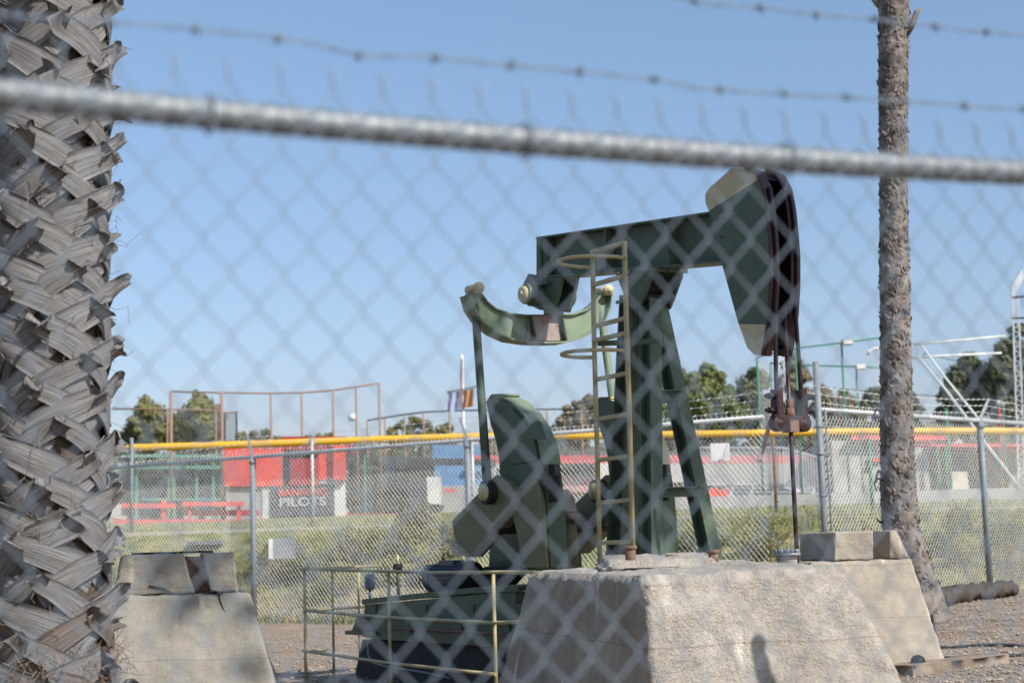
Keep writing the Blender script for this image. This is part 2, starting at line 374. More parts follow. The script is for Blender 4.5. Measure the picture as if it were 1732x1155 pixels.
# central block
Zt = .9
c = P(1085, 973, 6.4); l = P(897, 966, 8.3); r = P(1428, 955, 6.75); bk = V((r.x + (l.x - c.x) * .9, r.y + 1.9, r.z + .03))
root = thing('concrete_block', (c.x, c.y + .8, 0), 'big rough tan concrete block in front of the pumpjack with one face in shade', 'concrete block')
mb = MB(); zb = -.12
cb = V((c.x + .04, c.y - .12, zb)); lb = V((l.x - .34, l.y + .05, zb)); rb = V((r.x + .46, r.y - .12, zb)); bb = V((bk.x + .4, bk.y + .3, zb))
rough(mb, [cb, rb, bb, lb, c, r, bk, l], 110, .013, .03, 10, 1, 2.4)
bld(mb, 'block', CONCR, root)
mb = MB()     # broken mortar slab left on top
s0 = P(1015, 958, 7.6); 
rough(mb, [V((s0.x - .02, s0.y - .15, .89)), V((s0.x + .55, s0.y - .12, .885)), V((s0.x + .62, s0.y + .8, .90)), V((s0.x, s0.y + .7, .90)),
           V((s0.x + .03, s0.y - .12, .93)), V((s0.x + .5, s0.y - .08, .935)), V((s0.x + .55, s0.y + .8, .955)), V((s0.x + .04, s0.y + .7, .95))], 20, .018, .015, 9, 5, .8)
bld(mb, 'mortar_slab', CONCR, root)
# right block
root = thing('concrete_block', P(1500, 1110, 13.5) * 1, 'tan concrete block with notched top beside the slim palm trunk', 'concrete block')
root.location.z = 0
mb = MB(); rec = V((-.16, .66, 0))
tl = P(1411, 899, 13); t1 = P(1478, 898, 13.04); t2 = P(1505, 898, 13.06); tr = P(1517, 899, 13.08); zt = tl.z
bl = P(1411, 948, 13); b1 = P(1478, 947, 13.04); b2 = P(1505, 947, 13.06); br = P(1540, 946, 13.06)
for p in (tl, t1, t2, tr): p.z = zt
for p in (bl, b1, b2, br): p.z = bl.z
def seg(a, b, c2, d, front=0):
    f = V((0, front, 0)); rough(mb, [a + f, b + f, b + rec, a + rec, c2 + f, d + f, d + rec, c2 + rec], 26, .007, .01, 14, int(a.x * 10), .9)
seg(bl, b1, tl, t1); seg(b1 - V((.02, 0, 0)), b2 + V((.02, 0, 0)), t1 - V((.02, 0, .012)), t2 + V((.02, 0, -.012)), .42); seg(b2, br, t2, tr)
fl = P(1300, 1117, 12.75); fr = P(1604, 1117, 12.75); fl.z = fr.z = -.02; ml = P(1372, 948, 12.98); ml.z = mr_z = bl.z - .002
mr = V((br.x + .01, br.y - .01, bl.z - .002))
rough(mb, [fl, fr, fr + rec * 2 + V((.15, 0, 0)), fl + rec * 2, ml, mr, mr + rec * 1.15, ml + rec * 1.15], 50, .009, .014, 12, 3, .9)
bld(mb, 'block', CONC, root)
mb = MB()
for px in (1398, 1460):
    p = P(px, 900, 13.5); p.z = zt; mb = MB(); mb.cyl(p - V((0, 0, .02)), p + V((0, 0, .03)), .007, 6); bld(mb, 'rebar_stub', RUST, root)
pass
# left block
root = thing('concrete_block', V((-1.95, 10.4, 0)), 'grey tan concrete block with a broken rusty slot beside the thick palm', 'concrete block')
mb = MB(); rec = V((-.2, .95, 0)); Yb = 10.0
tl = P(205, 939, Yb); tn = P(311, 937, Yb); tn2 = P(342, 936, Yb); tr = P(396, 939, Yb); zt = tl.z
for p in (tl, tn, tn2, tr): p.z = zt
sl_ = P(190, 1002, Yb); sn = P(330, 1001, Yb); sn2 = P(357, 1000, Yb); sr = P(403, 1001, Yb)
for p in (sl_, sn, sn2, sr): p.z = sr.z
def seg(a, b, c2, d, front=0, sd=1, k=26, m=0):
    f = V((0, front, 0)); rough(mb, [a + f, b + f, b + rec, a + rec, c2 + f, d + f, d + rec, c2 + rec], k, .008, .006, 13, sd, .9, m)
seg(sl_, sn, tl, tn, 0, 4); seg(sn2, sr, tn2, tr, 0, 5)
seg(sn - V((.06, 0, 0)), sn2 + V((.05, 0, 0)), tn - V((.07, 0, .02)), tn2 + V((.06, 0, -.02)), .10, 6, 14, 1)
fl = P(120, 1290, Yb - .25); fr = P(490, 1290, Yb - .25); fl.z = fr.z = -.02; mr = P(424, 1003, Yb - .02); ml = P(170, 1003, Yb - .02); ml.z = mr.z = sr.z - .002
rough(mb, [fl, fr, fr + rec * 1.2 + V((.1, 0, 0)), fl + rec * 1.2, ml, mr, mr + rec, ml + rec], 50, .008, .02, 12, 8, .9)
bld(mb, 'block', [CONCG, RUST], root)
mb = MB()     # crack filled with black dirt, and steel plates on top
def crack(pts, Y, wd=.006):
    for (a, b) in zip(pts[:-1], pts[1:]):
        YA = Y - .23 * max(0, a[1] - 1003) / 287; YB_ = Y - .23 * max(0, b[1] - 1003) / 287; A = P(a[0], a[1], YA); B = P(b[0], b[1], YB_); mb.bar(A, B, wd * random.uniform(.5, 1.3), .012, (0, 1, 0))
mb = MB(); crack([(370, 1004), (373, 1018), (379, 1032), (384, 1044), (391, 1056), (396, 1070), (400, 1080)], Yb - .017, .007); bld(mb, 'crack', BLACKI, root)
mb = MB(); crack([(345, 1001), (362, 1000), (378, 1002)], Yb - .012, .012); bld(mb, 'crack', BLACKI, root)
mb = MB(); crack([(252, 990), (268, 993), (278, 995), (292, 1002)], Yb - .003, .005); bld(mb, 'crack', BLACKI, root)
mb = MB(); p = P(326, 934, Yb + .1); p.z = zt + .008; mb.box(p + V((-.02, .22, 0)), (.13, .46, .012)); p = P(262, 934, Yb + .35); p.z = zt + .008; mb.box(p, (.2, .4, .012))
bld(mb, 'steel_plate', BLACKI, root)
# anchor bolts standing on the central block
for px, yb, yt, Y, lab in ((1067, 947, 924, 7.55, 'short rusty pipe stub on the block in front of the ladder foot'), (1207, 944, 931, 7.9, 'short rusty pipe stub on the block near the samson post foot'), (1137, 948, 939, 7.95, 'low rusty pipe stub between two taller ones on the block')):
    root = thing('pipe_stub', P(px, yb, Y), lab, 'pipe stub', 'rusty pipe stubs on the concrete block')
    a = P(px, yb + 8, Y); b = P(px, yt, Y); b.x = a.x
    mb = MB(); mb.cyl(a, b, .024, 14); bld(mb, 'pipe', RUST, root)
    mb = MB(); mb.cyl(b - V((0, 0, .012)), b + V((0, 0, .004)), .031, 6); bld(mb, 'nut', RUST, root)

# ------------------------------------------------------------ pumpjack
PJ = thing('pumpjack', O, 'dark green oil pumpjack with cream tipped horsehead behind the fence', 'pumpjack', rz=-AJ)
def part(mb, name, mats, bevel=.003, parent=None, **k): return mb.build(name, mats, parent or PJ, bevel, **k)
# walking beam
bA = PL(906, 401, -.09); bB = PL(1225, 354, -.09); bC = PL(1225, 443, -.09); bD = PL(907, 471, -.09)
hw = .09
mb = MB(); t = .014
def off(p, v, dz=0): return V((p.x, v, p.z + dz))
mb.prism([off(bA, -hw), off(bB, -hw), off(bB, -hw, -t), off(bA, -hw, -t)], (0, 2 * hw, 0))
mb.prism([off(bD, -hw, t), off(bC, -hw, t), off(bC, -hw), off(bD, -hw)], (0, 2 * hw, 0))
mb.prism([off(bA, -.008, -t), off(bB, -.008, -t), off(bC, -.008, t), off(bD, -.008, t)], (0, .016, 0))
beam = part(mb, 'walking_beam', GREEN)
for px in (1023, 1128, 912, 1068, 1165):
    a = PL(px, 400, -.09); f = (a.x - bA.x) / (bB.x - bA.x); zt_ = lerp(bA.z, bB.z, f) - t; zb_ = lerp(bD.z, bC.z, f) + t
    if px in (1068, 1165): continue
    mb = MB(); mb.box((a.x, -.049, (zt_ + zb_) / 2), (.012, .08, zt_ - zb_ - .002)); mb.box((a.x, .049, (zt_ + zb_) / 2), (.012, .08, zt_ - zb_ - .002))
    part(mb, 'stiffener', GREEN, 0, beam)
mb = MB(); mb.prism([PL(907, 404, -.07), PL(926, 402, -.07), PL(924, 466, -.07), PL(907, 468, -.07)], (0, .055, 0)); part(mb, 'end_plate', GREEN, .003, beam)
# horsehead
hv = .100
HO = [(1237, 285), (1262, 286), (1280, 296), (1291, 318), (1297, 350), (1301, 390), (1304, 430), (1304, 480), (1301, 530), (1295, 575), (1290, 601), (1276, 600), (1264, 588), (1256, 566), (1249, 548),
      (1220, 443), (1210, 400), (1199, 357), (1193, 343), (1193, 328), (1200, 318)]
ho = [PL(x, y, -hv) for x, y in HO]
hh = MB(); fm = 2
cut1 = [(1237, 285), (1262, 286), (1280, 296), (1284, 303), (1199, 357), (1193, 343), (1193, 328), (1200, 318)]
cut2 = [(1284, 303), (1291, 318), (1297, 350), (1301, 390), (1304, 430), (1304, 480), (1301, 530), (1299, 549), (1249, 548), (1220, 443), (1210, 400), (1199, 357)]
cut3 = [(1299, 549), (1295, 575), (1290, 601), (1276, 600), (1264, 588), (1256, 566), (1249, 548)]
for sgn in (-1, 1):
    for cset, mi in ((cut1, 1), (cut2, 0), (cut3, 1)):
        pts = [PL(x, y, -hv) for x, y in cset]; pts = [V((p.x, sgn * hv - (.006 if sgn > 0 else -.006) - .006, p.z)) for p in pts]
        hh.prism(pts, (0, .012, 0), mi if sgn < 0 else 2)
head = part(hh, 'horsehead', [GREEN, CREAM, BLACKI], 0)
# front flanges (dark red), curved strips on each cheek, and the back plates
front = [PL(x, y, -hv) for x, y in [(1262, 286), (1280, 296), (1291, 318), (1297, 350), (1301, 390), (1304, 430), (1304, 480), (1301, 530), (1295, 575), (1290, 601)]]
for sgn in (-1, 1):
    mb = MB(); v0, v1 = (-hv - .018, -hv + .055) if sgn < 0 else (hv - .055, hv + .018)
    n = len(front); vs = []
    for i, p in enumerate(front):
        q = front[min(i + 1, n - 1)] - front[max(i - 1, 0)]; nn = V((-q.z, 0, q.x)).normalized()
        if nn.x < 0: nn = -nn
        for (vv, dd) in ((v0, .001), (v1, .001), (v1, .018), (v0, .018)): vs.append(V((p.x, vv, p.z)) + nn * dd)
    fs = [[0, 1, 2, 3], [4 * n - 1, 4 * n - 2, 4 * n - 3, 4 * n - 4]] + [[i * 4 + k, (i + 1) * 4 + k, (i + 1) * 4 + (k + 1) % 4, i * 4 + (k + 1) % 4] for i in range(n - 1) for k in range(4)]
    mb.add(vs, fs); part(mb, 'curved_flange', OXIDE, .002, head)
mb = MB()
bpts = [PL(x, y, -hv) for x, y in [(1249, 548), (1220, 443), (1199, 357), (1193, 343), (1193, 328), (1200, 318), (1237, 285), (1262, 286), (1280, 296)]]
bpts = [V((p.x + .02, -hv + .0075, p.z - .004 * i)) for i, p in enumerate(bpts)]
for a, b in zip(bpts[:-1], bpts[1:]):
    d = (b - a).normalized(); nn = V((-d.z, 0, d.x)) * .01; mb.prism([a, b, b + nn, a + nn], (0, 2 * hv - .015, 0))
m1 = [PL(x, y, -hv) for x, y in [(1272, 300), (1283, 330), (1287, 380), (1289, 430), (1288, 480), (1283, 520), (1262, 530), (1240, 440), (1225, 380)]]
mb.prism([V((p.x - .02, -.004, p.z)) for p in m1], (0, .008, 0))
part(mb, 'inner_web', BLACKI, 0, head)
mb = MB(); a = PL(1281, 585, -hv); mb.cyl((a.x, -hv, a.z), (a.x, hv, a.z), .011, 10); part(mb, 'spacer_rod', BLACKI, 0, head)
mb = MB(); a = PL(1208, 345, -hv - .012); mb.cyl(a, a + V((0, .02, 0)), .012, 10); part(mb, 'bolt', CREAM, 0, head)
# polished rod, bridle, carrier
rod = PL(1336, 700, 0); ru = rod.x
def RP(px, py, v):  # depth plane u = ru
    return PU(px, py, ru)
zc0 = PU(1336, 662, ru).z; zc1 = PU(1336, 722, ru).z
mb = MB()
for sgn in (-1, 1):
    topz = PU(1330, 330, ru).z
    pts = [V((front[k].x + .032, sgn * .08, front[k].z)) for k in range(2, 8)]
    pts = [p for p in pts if p.x < ru + .2]
    pts.append(V((ru, sgn * .095, PU(1336, 640, ru).z))); pts.append(V((ru, sgn * .095, zc0)))
    mb.tube(pts, .013, 8)
part(mb, 'bridle_cable', RODM, 0)
mb = MB()
mb.cyl((ru, 0, PU(1336, 520, ru).z), (ru, 0, .25), .0135, 12)
part(mb, 'polished_rod', RODM, 0)
cm = MB()
for sgn in (-1, 1):
    cm.box((ru, sgn * .095, zc0 - .075), (.06, .052, .17)); cm.box((ru + .02, sgn * .095, zc0 - .075), (.03, .04, .19))
cm.box((ru, 0, zc0 - .165), (.055, .27, .04))
for sgn in (-1, 1): cm.lathe((ru - .035, sgn * .095, zc0 - .19), (1, 0, 0), [(.0, 0), (.048, 0), (.052, .012), (.052, .06), (.0, .07)], 18)
car = part(cm, 'carrier_bar', OXIDE, .004)
mb = MB(); mb.cyl((ru, 0, zc0 - .1), (ru, 0, zc0 - .145), .03, 12); mb.box((ru, 0, zc0 - .21), (.08, .07, .07)); mb.cyl((ru, 0, zc0 - .05), (ru, 0, zc0 - .1), .022, 8)
part(mb, 'rod_clamp', RUST, .003, car)
for sgn in (-1, 1):
    for dz in (-.03, -.115):
        mb = MB(); mb.cyl((ru, sgn * .12, zc0 + dz), (ru, sgn * .165, zc0 + dz), .018, 8); mb.cyl((ru, sgn * .165, zc0 + dz), (ru, sgn * .185, zc0 + dz), .011, 8)
        part(mb, 'bolt', BLACKI, 0, car)
# bolt rows, each row one part
def bolts(name, pts, axis, r, parent=None, m_=None):
    for p in pts:
        mb = MB(); mb.cyl(p, p + V(axis) * r * .9, r, 6); part(mb, name, m_ or GREEN, 0, parent)
bolts('bolt', [PL(x, y, -.012 - hv) for x, y in ((1212, 372), (1218, 400), (1224, 430), (1240, 366), (1248, 424))], (0, -1, 0), .013, head)
bolts('bolt', [PL(x, y, -.19) for x, y in ((1045, 461), (1062, 460), (1120, 457), (1137, 456))], (0, 0, -1), .013, beam)
# samson post
nl0 = PL(1100, 508, -.06); nl1 = PL(1103, 960, -.28); fl0 = PL(1109, 508, .06); fl1 = PL(1207, 960, .28)
mb = MB(); mb.ibeam(V((nl0.x, -.06, nl0.z)), nl1, .095, .12, .012, (1, 0, 0)); leg1 = part(mb, 'leg', GREEN)
mb = MB(); mb.ibeam(V((fl0.x, .06, fl0.z)), fl1, .095, .12, .012, (1, 0, 0)); part(mb, 'leg', GREEN)
rl0 = PL(1073, 500, 0); rl1 = PL(1049, 960, -.02)
mb = MB(); mb.ibeam(rl0, rl1, .14, .16, .014, (1, 0, 0)); part(mb, 'leg', GREEN)
for y in (671, 834):
    a = PL(1095, y, -.06 - .22 * (y - 508) / 452); b = PL(1110 + (y - 508) * .2125 + 10, y - 3, .06 + .22 * (y - 508) / 452)
    a.x = b.x = max(a.x, b.x) + .02
    mb = MB(); mb.bar(a, b, .012, .06, (0, 0, 1)); mb.bar(a + V((.03, 0, .03)), b + V((.03, 0, .03)), .07, .008, (0, 0, 1)); part(mb, 'cross_brace', GREEN, 0)
# saddle and centre bearing
mb = MB()
for v in (-.13, .11):
    q = [PL(x, y, -.13) for x, y in [(1036, 458), (1103, 454), (1102, 466), (1090, 500), (1082, 520), (1062, 520), (1056, 500), (1042, 466)]]
    mb.prism([V((p.x, v, p.z)) for p in q], (0, .02, 0))
a = PL(1034, 455, -.13); b = PL(1106, 450, -.13); mb.prism([V((a.x, -.15, a.z + .006)), V((b.x, -.15, b.z + .006)), V((b.x, -.15, b.z - .03)), V((a.x, -.15, a.z - .03))], (0, .3, 0))
sad = part(mb, 'saddle', GREEN)
cb_ = PL(1094, 488, 0)
mb = MB(); mb.cyl((cb_.x, -.105, cb_.z), (cb_.x, .105, cb_.z), .085, 22); mb.box((cb_.x, 0, cb_.z - .08), (.22, .2, .05)); part(mb, 'center_bearing', BLACKI, .004, sad)
for x, y, v in ((1149, 457, .10), (1136, 503, .10), (1058, 508, -.15)):
    p = PL(x, y, v); mb = MB(); mb.cyl(p - V((.10, 0, 0)), p, .012, 8); mb.lathe(p - V((.008, 0, 0)), (1, 0, 0), [(0, 0), (.016, .004), (.02, .014), (.014, .026), (0, .03)], 10); part(mb, 'bolt', GREEN if x > 1100 else BLACKI, 0, sad)
# tail bearing and equalizer
EU = -1.36
mb = MB(); q = [PL(x, y, -.08) for x, y in [(915, 468), (950, 466), (943, 500), (934, 527), (912, 524), (893, 515), (885, 480), (893, 463)]]
for v in (-.08, .05): mb.prism([V((p.x, v, p.z)) for p in q], (0, .03, 0))
tb = part(mb, 'tail_bearing', GREEN)
p = PL(885, 497, -.22); p2 = V((p.x, .2, p.z)); 
mb = MB(); mb.cyl(p + V((0, .01, 0)), p2, .075, 24); mb.cyl(p + V((0, .06, 0)), p + V((0, .09, 0)), .088, 24); mb.box((p.x + .05, 0, p.z + .07), (.2, .22, .03)); part(mb, 'bearing_housing', GREEN, .004, tb)
mb = MB(); mb.lathe(p, (0, -1, 0), [(.058, -.01), (.058, .012), (.03, .016), (.0, .016)], 22); mb.cyl(p + V((0, -.012, 0)), p + V((0, -.03, 0)), .02, 10); part(mb, 'bearing_cap', CREAM, 0, tb)
mb = MB(); mb.tube([p + V((.02 * cos(a), .12, .09 + .025 + .03 * sin(a))) for a in [i * pi / 6 for i in range(12)]], .006, 6, closed=True); part(mb, 'lifting_eye', BLACKI, 0, tb)
top = [(800, 486), (812, 497), (822, 511), (836, 522), (858, 530), (885, 533), (913, 533), (940, 532), (966, 531), (987, 524), (1001, 513), (1011, 500), (1018, 488)]
bot = [(786, 500), (793, 525), (808, 547), (830, 565), (857, 577), (890, 582), (920, 583), (948, 582), (975, 575), (1000, 561), (1016, 545), (1025, 522), (1028, 500)]
tp = [PU(x, y, EU) for x, y in top]; bt = [PU(x, y, EU) for x, y in bot]
mb = MB(); n = len(tp)
vs = []
for a, b in zip(tp, bt): vs += [a + V((.01, 0, 0)), b + V((.01, 0, 0)), b - V((.01, 0, 0)), a - V((.01, 0, 0))]
fs = [[i * 4 + k, i * 4 + (k + 1) % 4, (i + 1) * 4 + (k + 1) % 4, (i + 1) * 4 + k] for i in range(n - 1) for k in range(4)] + [[3, 2, 1, 0], [4 * n - 4, 4 * n - 3, 4 * n - 2, 4 * n - 1]]
mb.add(vs, [f[::-1] for f in fs]); 
def strip(mb, pts, w0, w1, th):
    vs = []; n = len(pts)
    for i, p in enumerate(pts):
        q = pts[min(i + 1, n - 1)] - pts[max(i - 1, 0)]; nn = V((0, -q.z, q.y)).normalized()
        for a, d in ((w0, 0), (w1, 0), (w1, th), (w0, th)): vs.append(p + V((a, 0, 0)) + nn * d)
    fs = [[i * 4 + k, i * 4 + (k + 1) % 4, (i + 1) * 4 + (k + 1) % 4, (i + 1) * 4 + k] for i in range(n - 1) for k in range(4)] + [[3, 2, 1, 0], [4 * n - 4, 4 * n - 3, 4 * n - 2, 4 * n - 1]]
    mb.add(vs, fs)
strip(mb, bt, -.075, .075, .014); strip(mb, tp, -.04, .04, -.012)
eq = part(mb, 'equalizer', GREENF, .002)
mb = MB(); q = [PU(x, y, EU + .013) for x, y in [(893, 534), (947, 534), (951, 576), (889, 577)]]; mb.prism(q, (.01, 0, 0)); part(mb, 'wear_plate', RUSTW, 0, eq)
for x0, x1 in ((893, 899), (945, 951)):
    a = PU(x0, 535, EU + .02); b = PU(x1, 577, EU + .02); mb = MB(); mb.prism([a, a + V((.045, 0, 0)), b + V((.06, 0, 0)), b], (0, .012, 0)); part(mb, 'stiffener', GREEN, 0, eq)
mb = MB(); q = [PU(x, y, EU - .02) for x, y in [(921, 495), (941, 495), (948, 532), (919, 532)]]; mb.prism(q, (.05, 0, 0)); part(mb, 'bearing_pedestal', RUSTW, .003, eq)
pins = []
for x, y in ((801, 489), (1020, 493)):
    p = PU(x, y, EU); pins.append(p); mb = MB(); mb.cyl(p - V((.07, 0, 0)), p + V((.07, 0, 0)), .035, 18); mb.lathe(p + V((.07, 0, 0)), (1, 0, 0), [(.042, 0), (.042, .014), (.022, .016), (.022, .03), (0, .032)], 18); part(mb, 'pin', CREAM, 0, eq)
# cranks, counterweights, pitmans
CV = -.56
cw = [(822, 682), (832, 668), (850, 667), (866, 671), (884, 680), (904, 699), (921, 724), (932, 752), (938, 785), (944, 830), (948, 880), (952, 960), (890, 960), (880, 905), (868, 860), (850, 830), (845, 800), (843, 770), (838, 745), (829, 715)]
cwt = [(822, 682), (832, 668), (850, 667), (866, 671), (884, 680), (904, 699), (921, 724), (932, 752), (938, 785), (858, 800), (845, 790), (838, 745), (829, 715)]
arm = [(778, 880), (852, 803), (874, 815), (887, 850), (803, 942), (788, 936), (782, 905)]
low = [(868, 852), (915, 800), (924, 850), (930, 960), (890, 960), (881, 905)]
cw = [(x - (20 if 3 <= i <= 11 else 0), y) for i, (x, y) in enumerate(cw)]; wpin = PL(846, 832, CV)
for sgn in (-1, 1):
    cv = CV if sgn < 0 else .37
    A = MB(); A.prism([V((p.x, cv, p.z)) for p in [PL(x, y, CV) for x, y in cw]], (0, .14, 0)); cwo = part(A, 'counterweight', GREEN, .008)
    A = MB(); oc = [PL(x, y, CV) for x, y in cw[:9]]
    for a_, b_ in zip(oc[:-1], oc[1:]):
        nn_ = V((b_.z - a_.z, 0, -(b_.x - a_.x))).normalized() * -1
        if nn_.z < 0 and nn_.x < 0: nn_ = -nn_
        A.prism([V((p.x, cv - .004, p.z)) + nn_ * k_ for p, k_ in ((a_, 0), (b_, 0), (b_, .006), (a_, .006))], (0, .148, 0))
    part(A, 'rim_plate', GREENF if sgn < 0 else CREAM, 0, cwo)  # near rim's paler green stands for its sunlit outer edge
    q = [PL(x, y, CV) for x, y in [(846, 700), (868, 690), (905, 735), (912, 778), (868, 785), (856, 745)]]
    A = MB(); A.prism([V((p.x, cv - .015, p.z)) for p in q], (0, .0145, 0)); part(A, 'raised_panel', GREEN, .003, cwo)
    if sgn < 0:
        A = MB(); q = [PL(x, y, CV - .012) for x, y in [(899, 720), (915, 712), (925, 743), (900, 743)]]; A.prism(q, (0, -.035, 0)); part(A, 'gusset', GREEN, .002, cwo)
    A = MB(); A.prism([V((p.x, cv - .07, p.z)) for p in [PL(x, y, CV) for x, y in arm]], (0, .14, 0)); aro = part(A, 'crank_arm', OLIVE, .008)
    A = MB(); A.prism([V((p.x, cv - .03, p.z)) for p in [PL(x, y, CV) for x, y in low]], (0, .028, 0)); part(A, 'crank_web', OLIVE, .006)
    p = V((wpin.x, cv, wpin.z)); A = MB(); A.cyl(p + V((0, -.13, 0)), p + V((0, .05, 0)), .085, 24); part(A, 'wrist_pin_boss', BLACKI, .004, aro)
    A = MB(); A.lathe(p + V((0, -.13, 0)), (0, -1, 0), [(.06, 0), (.06, .015), (.035, .02), (.03, .03), (0, .03)], 18); part(A, 'wrist_pin_cap', CREAM, 0, aro)
    q = [PL(x, y, CV) for x, y in [(922, 800), (944, 803), (946, 826), (924, 824)]]; A = MB(); A.prism([V((b.x, cv - .04, b.z)) for b in q], (0, .05, 0))
    bb_ = PL(936, 826, CV); A.cyl((bb_.x, cv - .01, bb_.z), (bb_.x, cv - .01, bb_.z - .09), .03, 12); A.cyl((bb_.x, cv - .01, bb_.z + .1), (bb_.x, cv - .01, bb_.z + .16), .022, 8); part(A, 'clamp_bolt', BLACKI, .003, cwo)
    # pitman
    pv = pins[0 if sgn < 0 else 1]
    A = MB(); e = V((wpin.x, cv - .1 if sgn < 0 else cv + .14, wpin.z)); s = V((pv.x - .03, pv.y, pv.z)); s2 = V((s.x + .01, s.y - .02 * sgn, s.z - .1))
    A.tube([s, s2, lerp(s2, e, .5), e], [.032, .03, .03, .034], 14)
    part(A, 'pitman_arm', GREENF if sgn > 0 else GREEN, 0)
# gearbox, shaft, belt guard, stack
mb = MB(); q = [PL(x, y, -.27) for x, y in [(826, 965), (828, 890), (842, 860), (868, 846), (888, 850), (902, 876), (906, 965)]]; mb.prism(q, (0, .40, 0)); gb = part(mb, 'gearbox', GREEN, .01)
sh = PL(895, 890, -.3); mb = MB(); mb.cyl((sh.x, -.58, sh.z), (sh.x, .58, sh.z), .05, 16); part(mb, 'crank_shaft', BLACKI, 0, gb)
mb = MB(); q = [PL(x, y, -.40) for x, y in [(818, 958), (806, 975), (812, 998), (850, 1000), (876, 972), (870, 955)]]; mb.prism(q, (0, .07, 0)); part(mb, 'belt_guard', BLACKI, .008)
mb = MB(); mb.tube([PL(842, 1010, -.6), PL(846, 990, -.62), PL(838, 972, -.62), PL(826, 965, -.6), PL(812, 968, -.58), PL(800, 976, -.56)], .011, 8); part(mb, 'hose', BLACKR, 0)
mb = MB(); mb.tube([PL(640, 1060, -.65), PL(700, 1064, -.65), PL(780, 1068, -.65), PL(866, 1073, -.65)], .009, 8); part(mb, 'pipe', RUST, 0)
st = PL(965, 950, -.05)
mb = MB(); zz = lambda y: PL(965, y, -.05).z
mb.cyl((st.x, -.05, zz(965)), (st.x, -.05, zz(876)), .055, 18); stk = part(mb, 'relief_stack', OLIVE, 0)
mb = MB(); mb.cyl((st.x, -.05, zz(879)), (st.x, -.05, zz(868)), .085, 20)
for k in range(8): a = k * pi / 4; mb.cyl((st.x + .07 * cos(a), -.05 + .07 * sin(a), zz(883)), (st.x + .07 * cos(a), -.05 + .07 * sin(a), zz(864)), .01, 6)
part(mb, 'flange', RUST, 0, stk)
mb = MB(); h = zz(825) - zz(868); mb.lathe((st.x, -.05, zz(868)), (-.25, 0, 1), [(.06, 0), (.06, h * .4), (.052, h * .7), (.03, h * .95), (0, h)], 18); part(mb, 'dome', RUSTW, 0, stk)
# skid and foundation
sv = -.62
mb = MB(); q = [PL(x, y, sv) for x, y in [(609, 1040), (612, 1076), (628, 1080), (905, 1098), (905, 1052)]]
mb.prism([V((p.x, sv, p.z)) for p in q], (0, 1.24, 0))
a = PL(598, 1042, sv); b = PL(910, 1052, sv); mb.prism([V((a.x, sv - .03, a.z)), V((b.x, sv - .03, a.z)), V((b.x, sv - .03, a.z + .02)), V((a.x, sv - .03, a.z + .02))], (0, 1.3, 0))
a = PL(587, 1072, sv); b = PL(640, 1080, sv); mb.prism([V((a.x, sv - .02, a.z)), V((b.x, sv - .02, a.z)), V((b.x, sv - .02, a.z + .03)), V((a.x, sv - .02, a.z + .03))], (0, 1.28, 0))
q = [PL(x, y, sv) for x, y in [(604, 1043), (592, 1072), (612, 1072), (612, 1043)]]; mb.prism([V((p.x, sv, p.z)) for p in q], (0, .02, 0))
b_ = PL(905, 1060, sv); mb.box(((b_.x + .75) / 2, 0, b_.z - .02), (.75 - b_.x, 1.1, .2))
skid = part(mb, 'skid', GREEN, .003)
for px in (682, 770, 850):
    q = [PL(x, y, sv - .012) for x, y in [(px, 1050), (px + 8, 1050), (px + 16, 1084), (px, 1083)]]; mb = MB(); mb.prism(q, (0, .011, 0)); part(mb, 'gusset', GREEN, 0, skid)
mb = MB(); q = [PL(x, y, sv - .01) for x, y in [(612, 1013), (800, 993), (870, 988), (870, 1000), (800, 1003), (612, 1022)]]; mb.prism(q, (0, .03, 0))
q = [PL(x, y, sv) for x, y in [(616, 1022), (870, 1000), (870, 1050), (616, 1042)]]; mb.prism(q, (0, .012, 0))
q = [PL(x, y, sv) for x, y in [(612, 1013), (870, 988), (870, 993), (612, 1017)]]; mb.prism([V((p.x, sv + .02, p.z)) for p in q], (0, .9, 0))
for px in (635, 720, 800): a = PL(px, 1022, sv - .008); b = PL(px, 1044, sv - .008); mb.bar(a, b, .02, .014, (0, 1, 0))
part(mb, 'motor_platform', GREEN, .002)
mb = MB(); q = [PL(x, y, sv) for x, y in [(822, 1030), (845, 1030), (845, 1048), (822, 1048)]]; a = q[0]; mb.box((a.x + .1, sv + .25, a.z - .03), (.14, .3, .14)); mb.box((a.x - .05, sv + .2, a.z + .06), (.12, .25, .1)); part(mb, 'junction_box', GREEN, .004)
mb = MB(); q = [PL(x, y, sv + .06) for x, y in [(612, 1081), (600, 1137), (604, 1142), (905, 1215), (905, 1095)]]
for p in q: p.z = max(p.z, -.05)
q.insert(3, V((q[2].x, sv + .06, -.05)))
mb.prism([V((p.x, sv + .06, p.z)) for p in (q[0], q[1], q[3], V((.8, 0, -.05)), V((.8, 0, q[5].z)), q[5])], (0, 1.12, 0)); part(mb, 'foundation', DARKC, .01)
